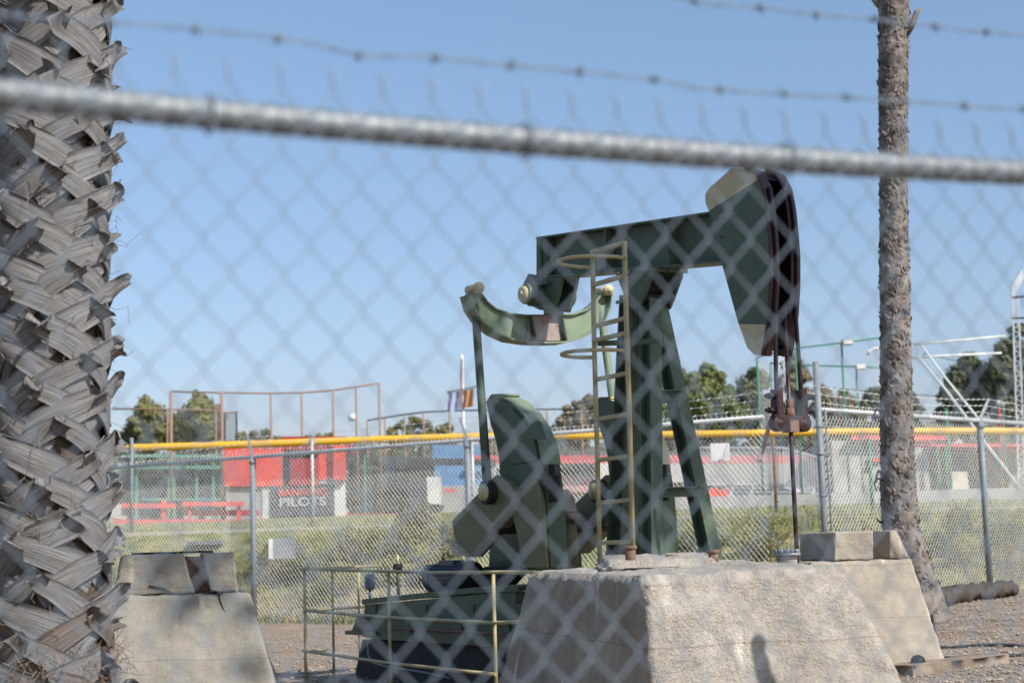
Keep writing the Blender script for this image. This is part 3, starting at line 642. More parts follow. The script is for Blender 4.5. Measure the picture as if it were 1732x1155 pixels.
# motor
m0 = PL(733, 978, -.45); m1 = V((m0.x + .5, -.45, m0.z))
mb = MB(); mb.lathe(m0, (1, 0, 0), [(.0, -.03), (.07, -.03), (.105, 0), (.112, .03), (.112, .1)], 26); mb.cyl(m0 + V((.1, 0, 0)), m1, .105, 26)
for k in range(14):
    a = pi * (k / 13) * 1.0; p = V((0, cos(a), sin(a))) ; mb.bar(m0 + V((.12, 0, 0)) + p * .11, m1 - V((.03, 0, 0)) + p * .11, .004, .02, p)
mb.box((m0.x + .28, -.45, m0.z + .105), (.22, .1, .06)); mb.box((m0.x + .25, -.45, m0.z - .11), (.36, .2, .03))
mot = part(mb, 'motor', MOTOR, .002)
mb = MB()
for k in range(4): mb.tube([m0 + V((-.03, (.03 + .025 * k) * cos(a), (.03 + .025 * k) * sin(a))) for a in [i * pi / 10 for i in range(20)]], .003, 5, closed=True)
part(mb, 'fan_grille', BLACKI, 0, mot)
mb = MB(); p = m0 + V((.16, 0, .13)); mb.tube([p + V((.025 * cos(a), 0, .02 * sin(a))) for a in [i * pi / 6 for i in range(12)]], .006, 6, closed=True); part(mb, 'lifting_eye', BLACKI, 0, mot)
mb = MB(); mb.lathe(m1 + V((.02, 0, .02)), (1, 0, 0), [(0, 0), (.11, 0), (.11, .06), (0, .06)], 24); part(mb, 'pulley', BLACKI, .002, mot)
# small control box on a stem, grease pole
p = PL(626, 1012, -.5); mb = MB(); mb.cyl(p, p + V((0, 0, .07)), .012, 8); mb.lathe(p + V((0, 0, .07)), (0, 0, 1), [(.0, 0), (.03, 0), (.042, .02), (.042, .1), (.03, .13), (0, .13)], 16); part(mb, 'float_switch', mat('pale_blue_grey', (.16, .2, .27), .5), 0)
p = PL(674, 1006, .1); mb = MB(); zt_ = PL(674, 938, .1).z; mb.cyl(p, V((p.x, p.y, zt_ - .09)), .018, 10); vl = part(mb, 'valve_stem', GREEN, 0); 
mb = MB(); mb.cyl((p.x, p.y, zt_ - .09), (p.x, p.y, zt_), .01, 8); part(mb, 'stem_tip', CREAM, 0, vl)
mb = MB(); mb.box((p.x, p.y, zt_ - .1), (.06, .06, .05)); mb.cyl((p.x - .04, p.y, zt_ - .1), (p.x + .05, p.y, zt_ - .12), .018, 8); part(mb, 'valve', BLACKI, 0, vl)
mb = MB(); p = PL(784, 952, .3); mb.cyl(p, p + V((0, 0, .09)), .009, 8); mb.cyl(p + V((-.03, -.03, .09)), p + V((.03, .03, .09)), .01, 8); part(mb, 'tee_handle', CREAM, 0)
mb = MB(); mb.tube([PL(622, 1085, sv - .03), PL(623, 1108, sv - .03), PL(630, 1120, sv - .03), PL(650, 1126, sv - .03), PL(720, 1137, sv - .03), PL(760, 1146, sv - .03)], .008, 8); part(mb, 'conduit', POSTM, 0)
# ladder
LV = -.46
LD = thing('ladder', W(V((PL(1040, 940, LV).x, LV, 0))), 'pale yellow steel ladder with open hoops leaning on the samson post', 'ladder')
def lp(x, y): return W(PL(x, y, LV))
mb = MB(); mb.tube([lp(1002, 425), lp(1005, 583), lp(1009, 720), lp(1015, 955)], .0165, 10); bld(mb, 'side_rail', YELLOWP, LD)
mb = MB(); mb.tube([lp(1056, 409), lp(1060, 557), lp(1065, 720), lp(1071, 955)], .0175, 10); bld(mb, 'side_rail', YELLOWP, LD)
for a, b in (((1002, 426), (1056, 411)), ((1004, 482), (1057, 466)), ((1005, 552), (1059, 538)), ((1006, 576), (1060, 563)), ((1008, 642), (1062, 631)), ((1010, 709), (1064, 700)), ((1012, 778), (1066, 771)), ((1013, 850), (1068, 845)), ((1014, 918), (1070, 916))):
    mb = MB(); A = lp(*a); B = lp(*b); mb.bar(A, B, .034, .026); bld(mb, 'rung', YELLOWP, LD, .004)
for ya, yb, rad in ((453, 436, .36), (606, 592, .33)):
    A = PL(1003, ya, LV); B = PL(1058, yb, LV); z = (A.z + B.z) / 2; mb = MB(); pts = []
    uc = (A.x + B.x) / 2; hu = (B.x - A.x) / 2
    for i in range(25):
        a = pi * i / 24; pts.append(W(V((uc + hu * 1.15 * cos(a) * (1 if i not in (0, 24) else 1 / 1.15), LV - rad * sin(a) ** .7, z))))
    mb.tube(pts, .0125, 8); bld(mb, 'hoop', YELLOWP, LD)
A = PL(1010, 581, LV); mb = MB(); mb.bar(W(A), W(V((A.x + .25, -.14, A.z))), .012, .035); bld(mb, 'stand_off_bracket', GREEN, LD)
# wellhead
p = P(1331, 945, 9.6)
WH = thing('wellhead', V((p.x, p.y, 0)), 'grey bolted round flange cap just behind the big tan block', 'wellhead')
mb = MB(); mb.cyl(V((p.x, p.y, 0)), p, .058, 20); bld(mb, 'casing', RUSTW, WH)
mb = MB(); z0 = p.z; mb.cyl(V((p.x, p.y, z0)), V((p.x, p.y, z0 + .018)), .062, 24); mb.cyl(V((p.x, p.y, z0 + .018)), V((p.x, p.y, z0 + .034)), .078, 28); fo = bld(mb, 'flange', mat('grey_cast', (.42, .41, .42), .5, .3, (.34, .33, .34), 20), WH)
mb = MB()
for k in range(10): a = k * 2 * pi / 10; c_ = V((.062 * cos(a), .062 * sin(a), z0 + .034)); mb.cyl(c_, c_ + V((0, 0, .022)), .01, 6)
o = mb.build('bolts', POSTM, fo)

# guard railing round the motor end
c0 = P(514, 962, 12.9)
GR = thing('guard_railing', V((c0.x, c0.y, 0)), 'thin pale yellow three rail guard railing in front of the motor', 'railing')
def yy(px): return lerp(12.9, 10.6, (px - 514) / (836 - 514))
for pts in ([(511, 962), (657, 966), (735, 968), (905, 967)], [(514, 1032), (659, 1044), (834, 1053), (880, 1051)], [(512, 1100), (659, 1121), (838, 1140)]):
    mb = MB(); mb.tube([P(x, y, yy(x)) for x, y in pts], .0115, 8); bld(mb, 'rail', YELLOWP, GR)
for px, py in ((515, 962), (657, 967), (834, 970)):
    p = P(px, py, yy(px)); mb = MB(); mb.cyl(V((p.x, p.y, -.02)), p, .0125, 8); bld(mb, 'post', YELLOWP, GR)
for pts in ([(513, 962, 12.9), (640, 957, 14.2)], [(517, 1032, 12.9), (618, 1026, 14)], [(516, 1101, 12.9), (551, 1099, 13.3)], [(800, 995, 14.2), (845, 990, 14.6)]):
    mb = MB(); mb.tube([P(*q) for q in pts], .0105, 8); bld(mb, 'rail', YELLOWP, GR)
for px, y0, Y, zb in ((562, 964, 13.4, None), (606, 957, 13.85, None), (843, 975, 14.6, None)):
    p = P(px, y0, Y); mb = MB(); mb.cyl(V((p.x, p.y, gz(p.x, p.y) - .02)), p, .0105, 8); bld(mb, 'post', YELLOWP, GR)

# ------------------------------------------------------------ chain link
def chain(mb, A, D, length, z0, ztop, w_, h_, r, n, weave=.0, twist=.04, fine=True, zoff=lambda t: 0):
    """A: start (x,y); D: unit direction; vertical zigzag wires"""
    nw = int(length / (w_ / 2)); nrm = V((-D.y, D.x, 0)); D3 = V((D.x, D.y, 0)); A3 = V((A.x, A.y, 0))
    rows = int((ztop - z0) / (h_ / 2)); up = V((0, 0, 1))
    for k in range(nw):
        pts = []
        for j in range(rows + 1):
            z = ztop - j * h_ / 2
            side = (k + j) % 2         # 0 -> column k, 1 -> column k+1
            col = k + side
            s = -1 if side == 0 else 1
            base = A3 + D3 * (col * w_ / 2) + up * (z + zoff(col * w_ / 2))
            if fine:
                e = h_ * .045
                pts.append(base + up * e - D3 * (s * r * .4) + nrm * (weave * s)); pts.append(base - up * e - D3 * (s * r * .4) - nrm * (weave * s))
            else: pts.append(base)
        if k % 2 == 0: side0 = k + (k % 2)
        mb.tube(pts, r, n, caps=False, smooth=n > 4)
    for col in range(0, nw + 1):
        if col % 2: continue
        b = A3 + D3 * (col * w_ / 2) + up * (ztop + zoff(col * w_ / 2))
        if fine:
            for s in (-1, 1):
                pts = [b + up * (i * twist / 8) + (D3 * cos(i * .8 + (0 if s > 0 else pi)) + nrm * sin(i * .8 + (0 if s > 0 else pi))) * r * .9 for i in range(9)]
                pts.append(b + up * (twist + .012) + D3 * (s * .010)); mb.tube(pts, r, n, smooth=True)
        else: mb.tube([b, b + up * twist], r * 1.3, 3, smooth=False)
# near fence
a = P(262, 184, 1.965); zr = a.z
lo, hi = 1.9, 3.5
for _ in range(50):
    m_ = (lo + hi) / 2
    if P(1732, 293, m_).z > zr: hi = m_
    else: lo = m_
b = P(1732, 293, lo); D = V((b.x - a.x, b.y - a.y)).normalized(); print('near fence', a, b, D)
NF = thing('chain_link_fence', V((a.x, a.y, -.6)), 'out of focus near chain link fence with top rail crossing the whole picture', 'fence')
st_ = V((a.x, a.y, 0)) - V((D.x, D.y, 0)) * .55; L_ = 3.0
nr3 = V((-D.y, D.x, 0))
def npl(px, py, off_=0):
    d = ray(px, py); t = ((st_ + nr3 * off_ - EYE).dot(nr3)) / d.dot(nr3); return EYE + d * t
rl_ = [npl(x, y, .026) for x, y in [(-140, 144), (0, 159), (262, 185), (560, 212), (866, 237), (1180, 261), (1450, 278), (1732, 293), (1900, 302)]]
def bend(t):      # the rail sags a little along its length
    q = st_ + V((D.x, D.y, 0)) * t; X = q.x
    for a_, b_ in zip(rl_[:-1], rl_[1:]):
        if X <= b_.x: return lerp(a_.z, b_.z, (X - a_.x) / (b_.x - a_.x)) - zr
    return rl_[-1].z - zr
mb = MB(); mb.tube([q for q in rl_], .0190, 24); bld(mb, 'top_rail', RAILN, NF)
z0n = P(300, 143, 1.99).z
# shift so that a twist column lands at px 300
tgt = P(300, 141, 1.99); s_t = (tgt - st_).x / D.x; wv = .0672; st2 = st_ + V((D.x, D.y, 0)) * ((s_t % wv))
mb = MB(); chain(mb, st2, D, L_, -.55, z0n, wv, .080, .00115, 7, .0016, .020, True, lambda t: bend(t + (st2 - st_).length)); bld(mb, 'mesh', WIRE, NF)
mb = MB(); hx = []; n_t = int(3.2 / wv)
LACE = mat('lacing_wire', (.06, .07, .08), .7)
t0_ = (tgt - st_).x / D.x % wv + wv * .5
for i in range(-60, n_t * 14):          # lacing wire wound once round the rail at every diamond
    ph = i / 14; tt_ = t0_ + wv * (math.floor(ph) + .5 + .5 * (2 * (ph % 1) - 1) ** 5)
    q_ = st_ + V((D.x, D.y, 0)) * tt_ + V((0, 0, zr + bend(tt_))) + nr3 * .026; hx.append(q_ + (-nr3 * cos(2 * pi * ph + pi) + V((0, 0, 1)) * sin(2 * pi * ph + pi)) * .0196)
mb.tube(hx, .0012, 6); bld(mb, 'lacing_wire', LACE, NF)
for s_ in [.02, .62, 1.05, 1.46, 1.95, 2.4]:       # tie wires round the rail
    mb = MB(); c_ = st_ + V((D.x, D.y, 0)) * s_ + V((0, 0, zr + bend(s_))) + nr3 * .026; mb.tube([c_ + (nr3 * cos(t) + V((0, 0, 1)) * sin(t)) * .0245 + V((D.x, D.y, 0)) * (.004 * sin(t / 2)) for t in [i * 2 * pi / 14 for i in range(15)]], .002, 6); bld(mb, 'tie_wire', WIRE, NF)
for s_ in (-.35, 3.35):
    c_ = st_ + V((D.x, D.y, 0)) * s_ + nr3 * .03; mb = MB(); mb.cyl(c_ + V((0, 0, -.6)), c_ + V((0, 0, zr + .03)), .03, 16); bld(mb, 'post', GALV, NF)
# near barbed wires
def barbed(pts, r, spacing, name, matl, tw=.003, bl=.010, root=None):
    segs = []; dist = 0; fine = []
    for p, q in zip(pts[:-1], pts[1:]):
        k = max(1, int((q - p).length / .012))
        for i in range(k): fine.append(p.lerp(q, i / k))
    fine.append(pts[-1]); mb = MB()
    for ph in (0, pi):
        out = []
        for i, p in enumerate(fine):
            t = (fine[min(i + 1, len(fine) - 1)] - fine[max(i - 1, 0)]).normalized(); x = t.orthogonal().normalized(); x = V((0, 0, 1)).cross(t).normalized(); y = t.cross(x)
            a_ = i * .55 + ph; out.append(p + (x * cos(a_) + y * sin(a_)) * tw)
        mb.tube(out, r, 5, smooth=True)
    acc = 0; last = fine[0]
    nxt = spacing * .5
    for i in range(1, len(fine)):
        acc += (fine[i] - last).length; last = fine[i]
        if acc > nxt:
            nxt += spacing; p = fine[i]; t = (fine[min(i + 1, len(fine) - 1)] - fine[i - 1]).normalized(); x = V((0, 0, 1)).cross(t).normalized(); y = t.cross(x)
            for off_, a0 in ((-.003, random.random() * 3), (.003, random.random() * 3)):
                coil = [p + t * (off_ + .0016 * k / 6) + (x * cos(a0 + k) + y * sin(a0 + k)) * (tw * 1.8) for k in range(8)]
                ends = [coil[0] + (x * cos(a0 - 1.2) + y * sin(a0 - 1.2)) * bl] + coil + [coil[-1] + (x * cos(a0 + 8.6) + y * sin(a0 + 8.6)) * bl]
                mb.tube(ends, r * .9, 5)
    return mb
def npt(px, py, off_):   # on a plane parallel to the near fence, off_ metres behind it
    d = ray(px, py); n3 = nr3; t = ((st_ + nr3 * off_ - EYE).dot(n3)) / d.dot(n3); return EYE + d * t
w1 = [(-60, 24), (60, 30), (200, 39), (330, 49), (440, 61), (530, 74), (570, 84), (605, 95), (660, 95), (710, 96), (865, 111), (1018, 125), (1130, 138), (1180, 150), (1290, 157), (1430, 165), (1550, 173), (1660, 181), (1800, 190)]
o = barbed([npt(x, y, .22) for x, y in w1], .0012, .118, '', WIRE).build('barbed_wire', WIRE)
tag(o, 'lower blurred strand of barbed wire just above the near fence rail', 'barbed wire', 'blurred barbed wire strands')
w2 = [(900, -110), (1050, -40), (1160, 0), (1200, 8), (1250, 11), (1330, 18), (1380, 25), (1480, 33), (1560, 43), (1640, 53), (1732, 60), (1820, 67)]
o = barbed([npt(x, y, .33) for x, y in w2], .0012, .118, '', WIRE).build('barbed_wire', WIRE)
tag(o, 'upper blurred strand of barbed wire in the top right corner', 'barbed wire', 'blurred barbed wire strands')

# rear perimeter fence, left run
def far_fence(A, B, label, posts, lean, armpx, thick_posts=()):
    ztop = A.z; D = V((B.x - A.x, B.y - A.y)); Ln = D.length; D.normalize(); D3 = V((D.x, D.y, 0))
    root = thing('chain_link_fence', V((A.x, A.y, gz(A.x, A.y))), label, 'fence', 'perimeter fence runs behind the pumpjack')
    nn = V((D.y, -D.x, 0))
    mb = MB(); mb.tube([V((A.x, A.y, A.z)), V((B.x, B.y, B.z))], .027, 10); bld(mb, 'top_rail', GALV, root)
    mb = MB(); off_ = nn * -.03; A2 = V((A.x, A.y, 0)) + off_
    nw = int(Ln / .0336); sl = (B.z - A.z) / Ln
    w_ = .0672; h_ = .08; r = .0028
    for k in range(nw):
        pts = []
        j = 0
        while True:
            side = (k + j) % 2; col = (k + side); zz_ = ztop + .045 - j * h_ / 2 + sl * col * w_ / 2
            p = A2 + D3 * (col * w_ / 2); p.z = zz_; pts.append(p + nn * (.002 * (1 if side else -1))); j += 1
            if zz_ < gz(p.x, p.y) + .01 or j > 80: break
        mb.tube(pts, r, 3, caps=False, smooth=False)
    for col in range(0, nw, 2):
        p = A2 + D3 * (col * w_ / 2); p.z = ztop + .045 + sl * col * w_ / 2; mb.tube([p, p + V((0, 0, .035))], r * 1.4, 3, smooth=False)
    bld(mb, 'mesh', WIREF, root)
    arms = []
    for (s_, thick) in posts:
        c_ = V((A.x, A.y, 0)) + D3 * s_; z_t = A.z + sl * s_; g = gz(c_.x, c_.y)
        mb = MB(); mb.cyl(V((c_.x, c_.y, g - .05)), V((c_.x, c_.y, z_t + .02)), thick, 14); mb.cyl(V((c_.x, c_.y, z_t - .1)), V((c_.x, c_.y, z_t - .04)), thick * 1.2, 14); pst = bld(mb, 'post', POSTM, root)
        t0 = V((c_.x, c_.y, z_t + .02)); t1 = t0 + lean; mb = MB(); mb.bar(t0 - lean * .15, t1, .035, .012, (0, 1, 0)); mb.v = [(x - root.location.x, y - root.location.y, z - root.location.z) for x, y, z in mb.v]
        mb.build('barb_arm', POSTM, pst); arms.append((t0, t1))
    for f_ in (.35, .67, .98):
        pts = []
        e0 = V((A.x, A.y, A.z)) + lean * f_ - D3 * .3; e1 = V((B.x, B.y, B.z)) + lean * f_
        pts = [e0] + [t0.lerp(t1, f_) for t0, t1 in arms] + [e1]
        full = []
        for p, q in zip(pts[:-1], pts[1:]):
            for i in range(10): t = i / 10; full.append(p.lerp(q, t) - V((0, 0, .05 * 4 * t * (1 - t) * min(1, (q - p).length / 4))))
        full.append(pts[-1]); mb = MB(); mb.tube(full, .0035, 4, smooth=False)
        acc = 0
        for p, q in zip(full[:-1], full[1:]):
            k = max(1, int((q - p).length / .13))
            for i in range(k): c_ = p.lerp(q, i / k); mb.bar(c_ - V((.012, 0, .012)), c_ + V((.012, 0, .012)), .009, .009)
        bld(mb, 'barbed_strand', WIREF, root)
    return root
def s_at(A, B, px):   # distance along the run where it crosses pixel column px
    D = V((B.x - A.x, B.y - A.y, 0)); best = None
    for i in range(2001):
        p = A + (B - A) * (i / 2000); q = p - EYE; x = 866 + FPX * q.dot(cr) / q.dot(cf)
        if best is None or abs(x - px) < best[0]: best = (abs(x - px), i / 2000)
    return best[1] * D.length
A0 = P(120, 797, 26.2); A1 = P(1292, 705, 19.1)
far_fence(A0, A1, 'long left run of galvanized chain link fence behind the pumpjack', [(s_at(A0, A1, 427), .042), (s_at(A0, A1, 790), .042)], V((-.1, .2, .30)), None)
B0 = P(1376, 692, 18.1); B1 = P(1800, 721, 22.7)
far_fence(B0, B1, 'right run of galvanized chain link fence beside the slim palm', [(s_at(B0, B1, 1657), .04)], V((.16, .1, .26)), None)
# second slim post next to the tall one
p = P(1372, 895, 18.1); q = P(1372, 612, 18.1)
g = thing('fence_post', V((q.x + .05, 18.1, gz(q.x, 18.1))), 'tall thick grey end post of the perimeter fence behind the rod', 'fence post')
mb = MB(); mb.cyl(V((q.x + .05, 18.1, gz(q.x, 18.1) - .05)), V((q.x + .05, 18.1, q.z)), .036, 16); bld(mb, 'post', POSTM, g)
for zz_ in (.6, 1.0, 1.45, 1.9, 2.2):
    mb = MB(); c_ = V((q.x + .05, 18.1, zz_)); mb.cyl(c_, c_ + V((0, 0, .03)), .042, 14); mb.box(c_ + V((.065, 0, .015)), (.05, .03, .03)); bld(mb, 'tension_band', POSTM, g)
mb = MB(); mb.cyl(V((q.x + .13, 18.12, .3)), V((q.x + .13, 18.12, P(1380, 692, 18.1).z)), .012, 8); bld(mb, 'tension_bar', POSTM, g)
# bent barb arm and tangled wire hanging in the gap
mb = MB(); pts = [P(x, y, 18.6) for x, y in [(1318, 655), (1311, 675), (1305, 700), (1299, 728), (1291, 758), (1282, 781)]]
for a_, b_ in zip(pts[:-1], pts[1:]): mb.bar(a_, b_, .05, .015, (0, 1, 0))
tag(mb.build('bent_barb_arm', RUSTW), 'pale bent metal strip dangling in the gap of the fence', 'metal strip')
mb = MB()
for k in range(7):
    x, y = 1322 + random.uniform(-4, 4), 600 + random.uniform(-5, 12); pts = []
    while y < 730: pts.append(P(x, y, 18.7)); x += random.uniform(-9, 9) + (1318 - x) * .15; y += random.uniform(8, 22)
    mb.tube(pts, .0035, 4)
tag(mb.build('tangled_wire', WIREF), 'tangled strands of pale wire hanging behind the rod clamp', 'wire')
# signs on the fence
def sign(x0, y0, x1, y1, Y, label):
    a = P(x0, y0, Y - .2); b = P(x1, y1, Y - .2); mb = MB()
    c_ = (a + b) / 2; R = Matrix.Rotation(math.atan2(b.y - a.y, b.x - a.x), 3, 'Z'); wd = sqrt((b.x - a.x) ** 2 + (b.y - a.y) ** 2)
    mb.box(c_, (wd, .008, abs(a.z - b.z)), 0, R); return tag(mb.build('sign', WHITE, bevel=.003), label, 'sign', 'blank white signs on the perimeter fence')
sign(454, 911, 500, 944, 23.9, 'blank white sign low on the left run of the fence')
sign(1201, 750, 1235, 779, 19.4, 'blank white sign high on the fence right of the pumpjack legs')

# ------------------------------------------------------------ outfield fence with yellow cap
cap = [(150, 760), (215, 757), (330, 754), (430, 751), (560, 746), (700, 741), (800, 738), (1000, 737), (1110, 735), (1372, 731), (1500, 729), (1732, 729), (1800, 730)]
cp = [P(x, y, 28.2) for x, y in cap]
YF = thing('outfield_fence', V((cp[0].x, 28.2, gz(cp[0].x, 28.2))), 'low outfield fence topped with a thick yellow plastic tube', 'fence')
mb = MB(); mb.tube(cp, .062, 14); bld(mb, 'cap_tube', YCAP, YF)
mb = MB(); X = cp[0].x; w_ = .0672; k = 0
while X < cp[-1].x:
    pts = []; zt_ = cp[0].z
    for i in range(len(cp) - 1):
        if cp[i].x <= X <= cp[i + 1].x: zt_ = lerp(cp[i].z, cp[i + 1].z, (X - cp[i].x) / (cp[i + 1].x - cp[i].x))
    j = 0; z = zt_
    while z > gz(X, 28.2): pts.append(V((X + (w_ / 2 if (k + j) % 2 else 0), 28.2 + (.002 if (k + j) % 2 else -.002), z))); z -= .04; j += 1
    mb.tube(pts, .002, 3, caps=False, smooth=False); X += w_ / 2; k += 1
bld(mb, 'mesh', WIREF, YF)
for px, mm in ((222, POSTM), (527, GALV), (798, GALV), (1308, RUST), (1470, GPOST)):
    p = P(px, 745, 28.1); mb = MB(); mb.cyl(V((p.x, 28.13, gz(p.x, 28.1) - .05)), V((p.x, 28.13, P(px, 740, 28.1).z)), .03, 10); bld(mb, 'post', mm, YF)

# ------------------------------------------------------------ ball field buildings
def gbase(Y): return 1.37 + .03 * (min(Y, 60) - 27) - .03
def bx(mb, x0, y0, x1, y1, Y, dep, mi=0, ground_=False):
    a = P(x0, y0, Y); b = P(x1, y1, Y); a2 = P(x0, y1, Y).z; b2 = P(x1, y0, Y).z
    za, zb_ = (gbase(Y),) * 2 if ground_ else (a2, b.z)
    mb.hexa([V((a.x, Y, za)), V((b.x, Y, zb_)), V((b.x, Y + dep, zb_)), V((a.x, Y + dep, za)), V((a.x, Y, a.z)), V((b.x, Y, b2)), V((b.x, Y + dep, b2)), V((a.x, Y + dep, a.z))], mi); return mb
def bpart(root, name, mt, args, bevel=0):
    if len(args) > 8:
        mb = MB()
        for a in args: bx(mb, *a)
        return bld(mb, name, mt, root, bevel)
    for a in args: mb = MB(); bx(mb, *a); o = bld(mb, name, mt, root, bevel)
    return o
YB = 55
sn = thing('snack_stand', P(480, 878, YB) * 1, 'red and grey field booth with a dark banner reading PILOTS', 'building'); sn.location.z = gbase(YB)
bpart(sn, 'left_wall', GREYB, [(382, 820, 458, 880, YB, 3, 0, True)])
bpart(sn, 'column', PALEW, [(443, 821, 459, 880, YB - .06, .3, 0, True), (565, 811, 584, 880, YB - .06, .3, 0, True)])
bpart(sn, 'red_panel', REDP, [(379, 757, 478, 822, YB - .15, .12), (563, 741, 585, 811, YB - .3, .2), (538, 758, 563, 811, YB - .05, .1)])
bpart(sn, 'back_room', DARKI, [(459, 762, 565, 880, YB + 1, 2, 0, True)])
bpart(sn, 'lintel', GREYB, [(540, 811, 565, 818, YB - .02, .2)])
bpart(sn, 'roof', REDD, [(476, 738, 586, 760, YB - .1, 3.2)])
bpart(sn, 'hanging_banner', REDD, [(490, 775, 540, 821, YB - .12, .04)])
bn = bpart(sn, 'banner', mat('navy_banner', (.05, .06, .085), .6), [(460, 823, 564, 872, YB - .2, .05)])
def text(s, px, py, Y, h, wd, mt, parent, name):
    cu_ = bpy.data.curves.new('t', 'FONT'); cu_.body = s; cu_.extrude = .015; cu_.offset = .02; cu_.size = 1; cu_.align_x = 'CENTER'
    ob = bpy.data.objects.new('t', cu_); S.collection.objects.link(ob); bpy.context.view_layer.update()
    dg = bpy.context.evaluated_depsgraph_get(); me = bpy.data.meshes.new_from_object(ob.evaluated_get(dg)); bpy.data.objects.remove(ob)
    xs = [v.co.x for v in me.vertices]; ys = [v.co.y for v in me.vertices]; sx = wd / (max(xs) - min(xs)); sy = h / (max(ys) - min(ys)); cx = (max(xs) + min(xs)) / 2; cy = (max(ys) + min(ys)) / 2
    p = P(px, py, Y); L = V((0, 0, 0)); o_ = parent
    while o_: L += o_.location; o_ = o_.parent
    for v in me.vertices: x, y, z = v.co; v.co = V((p.x + (x - cx) * sx, Y - z, p.z + (y - cy) * sy)) - L
    me.materials.clear(); me.materials.append(mt); o = bpy.data.objects.new(name, me); S.collection.objects.link(o); o.parent = parent; return o
k = 55 / 2800
text('PILOTS', 512, 848, YB - .24, 15 * k, 78 * k, mat('faded_lettering', (.45, .46, .48), .8), bn, 'lettering')
text('BANNING', 512, 832, YB - .24, 12 * k, 80 * k, PINKR, bn, 'lettering')
# low red wall / bench in front of the cage
lb_ = thing('team_bench', P(330, 885, 50), 'low faded red wall and bench rails at the left edge of the field', 'bench'); lb_.location.z = gbase(50)
bpart(lb_, 'kick_wall', PINKR, [(190, 878, 458, 890, 50, .3, 0, True)])
bpart(lb_, 'bench_rail', PINKR, [(205, 851, 297, 859, 50.4, .1), (308, 848, 412, 856, 50.4, .1)])
bpart(lb_, 'bench_seat', REDD, [(318, 862, 436, 872, 50.6, .4)])
bpart(lb_, 'support', PINKR, [(272, 846, 281, 885, 50.5, .1), (400, 850, 406, 885, 50.5, .1), (318, 850, 323, 885, 50.5, .1)])
# batting cages
bc = thing('batting_cage', P(300, 880, 58), 'faded green batting cage frame with dark netting left of the red booth', 'batting cage'); bc.location.z = gbase(58)
bpart(bc, 'net', NETB, [(205, 778, 378, 872, 58.5, .02), (205, 790, 378, 872, 61.5, .02)])
bpart(bc, 'frame_post', TEAL, [(x, 768, x + 5, 880, 58.3, .12, 0, True) for x in (228, 283, 292, 330, 358, 372)])
bpart(bc, 'frame_rail', TEAL, [(205, 769, 380, 773, 58.2, .12), (205, 787, 380, 793, 58.1, .12), (240, 842, 380, 846, 58.1, .12)])
bpart(bc, 'back_screen', GREYB, [(215, 830, 300, 878, 59, .1)])
bc2 = thing('batting_cage', P(640, 880, 60), 'green batting cage with dark netting between the red booth and blue building', 'batting cage'); bc2.location.z = gbase(60)
bpart(bc2, 'net', NETB, [(588, 772, 720, 872, 60.5, .02), (588, 800, 735, 872, 64, .02), (655, 770, 722, 872, 62, .02)])
bpart(bc2, 'frame_post', TEAL, [(x, 768, x + 4, 880, 60.2, .1, 0, True) for x in (604, 616, 643, 672, 700)])
bpart(bc2, 'backdrop', mat('dim_green_screen', (.07, .10, .09), .9, 0, (.13, .13, .12), 1), [(590, 792, 740, 868, 66, .1, 0, True)])
bpart(bc2, 'base_board', REDD, [(585, 868, 838, 878, 56, .15, 0, True)])
bpart(bc2, 'side_rail', PINKR, [(668, 838, 722, 842, 60, .1)])
# blue building
bb2 = thing('dugout', P(780, 870, 57), 'blue panelled dugout with a leaning white board left of the pumpjack', 'dugout'); bb2.location.z = gbase(57)
bpart(bb2, 'blue_panel', BLUEP, [(731, 752, 826, 775, 57, .1), (735, 787, 826, 821, 56.9, .1)])
bpart(bb2, 'back_wall', DARKI, [(690, 776, 830, 876, 58.5, 2, 0, True)])
bpart(bb2, 'front_wall', GREYB, [(742, 821, 838, 872, 56.8, .15, 0, True)])
bpart(bb2, 'white_board', PALEW, [(722, 806, 747, 852, 56, .06)])
bpart(bb2, 'red_trim', PINKR, [(800, 770, 1012, 776, 56.4, .12), (752, 826, 770, 832, 56.3, .1)])
# long red-roofed building behind the pumpjack
lbg = thing('clubhouse', P(1000, 870, 62), 'long grey building with a red fascia behind the pumpjack legs', 'building'); lbg.location.z = gbase(62)
bpart(lbg, 'wall', PALEW, [(838, 783, 1190, 876, 62, 5, 0, True)])
bpart(lbg, 'dark_recess', DARKI, [(846, 783, 1012, 800, 61.5, .4), (1140, 815, 1160, 822, 61.7, .2)])
bpart(lbg, 'red_fascia', PINKR, [(838, 770, 1398, 783, 61, .2)])
bpart(lbg, 'faded_mural', mat('faded_pink', (.42, .20, .20), .8, 0, (.5, .34, .34), 1), [(952, 806, 1014, 832, 61.6, .1)])
bpart(lbg, 'roof', mat('dull_roof', (.12, .12, .12), .9, 0, (.16, .15, .14), .6), [(845, 762, 1400, 771, 62, 6)])
bpart(lbg, 'red_post', REDP, [(1157, 785, 1163, 862, 60.8, .12, 0, True), (1200, 825, 1214, 850, 60.8, .12), (1215, 828, 1240, 848, 60.8, .12)])
bpart(lbg, 'far_wall', GREYB, [(1190, 783, 1400, 870, 62, 4, 0, True)])
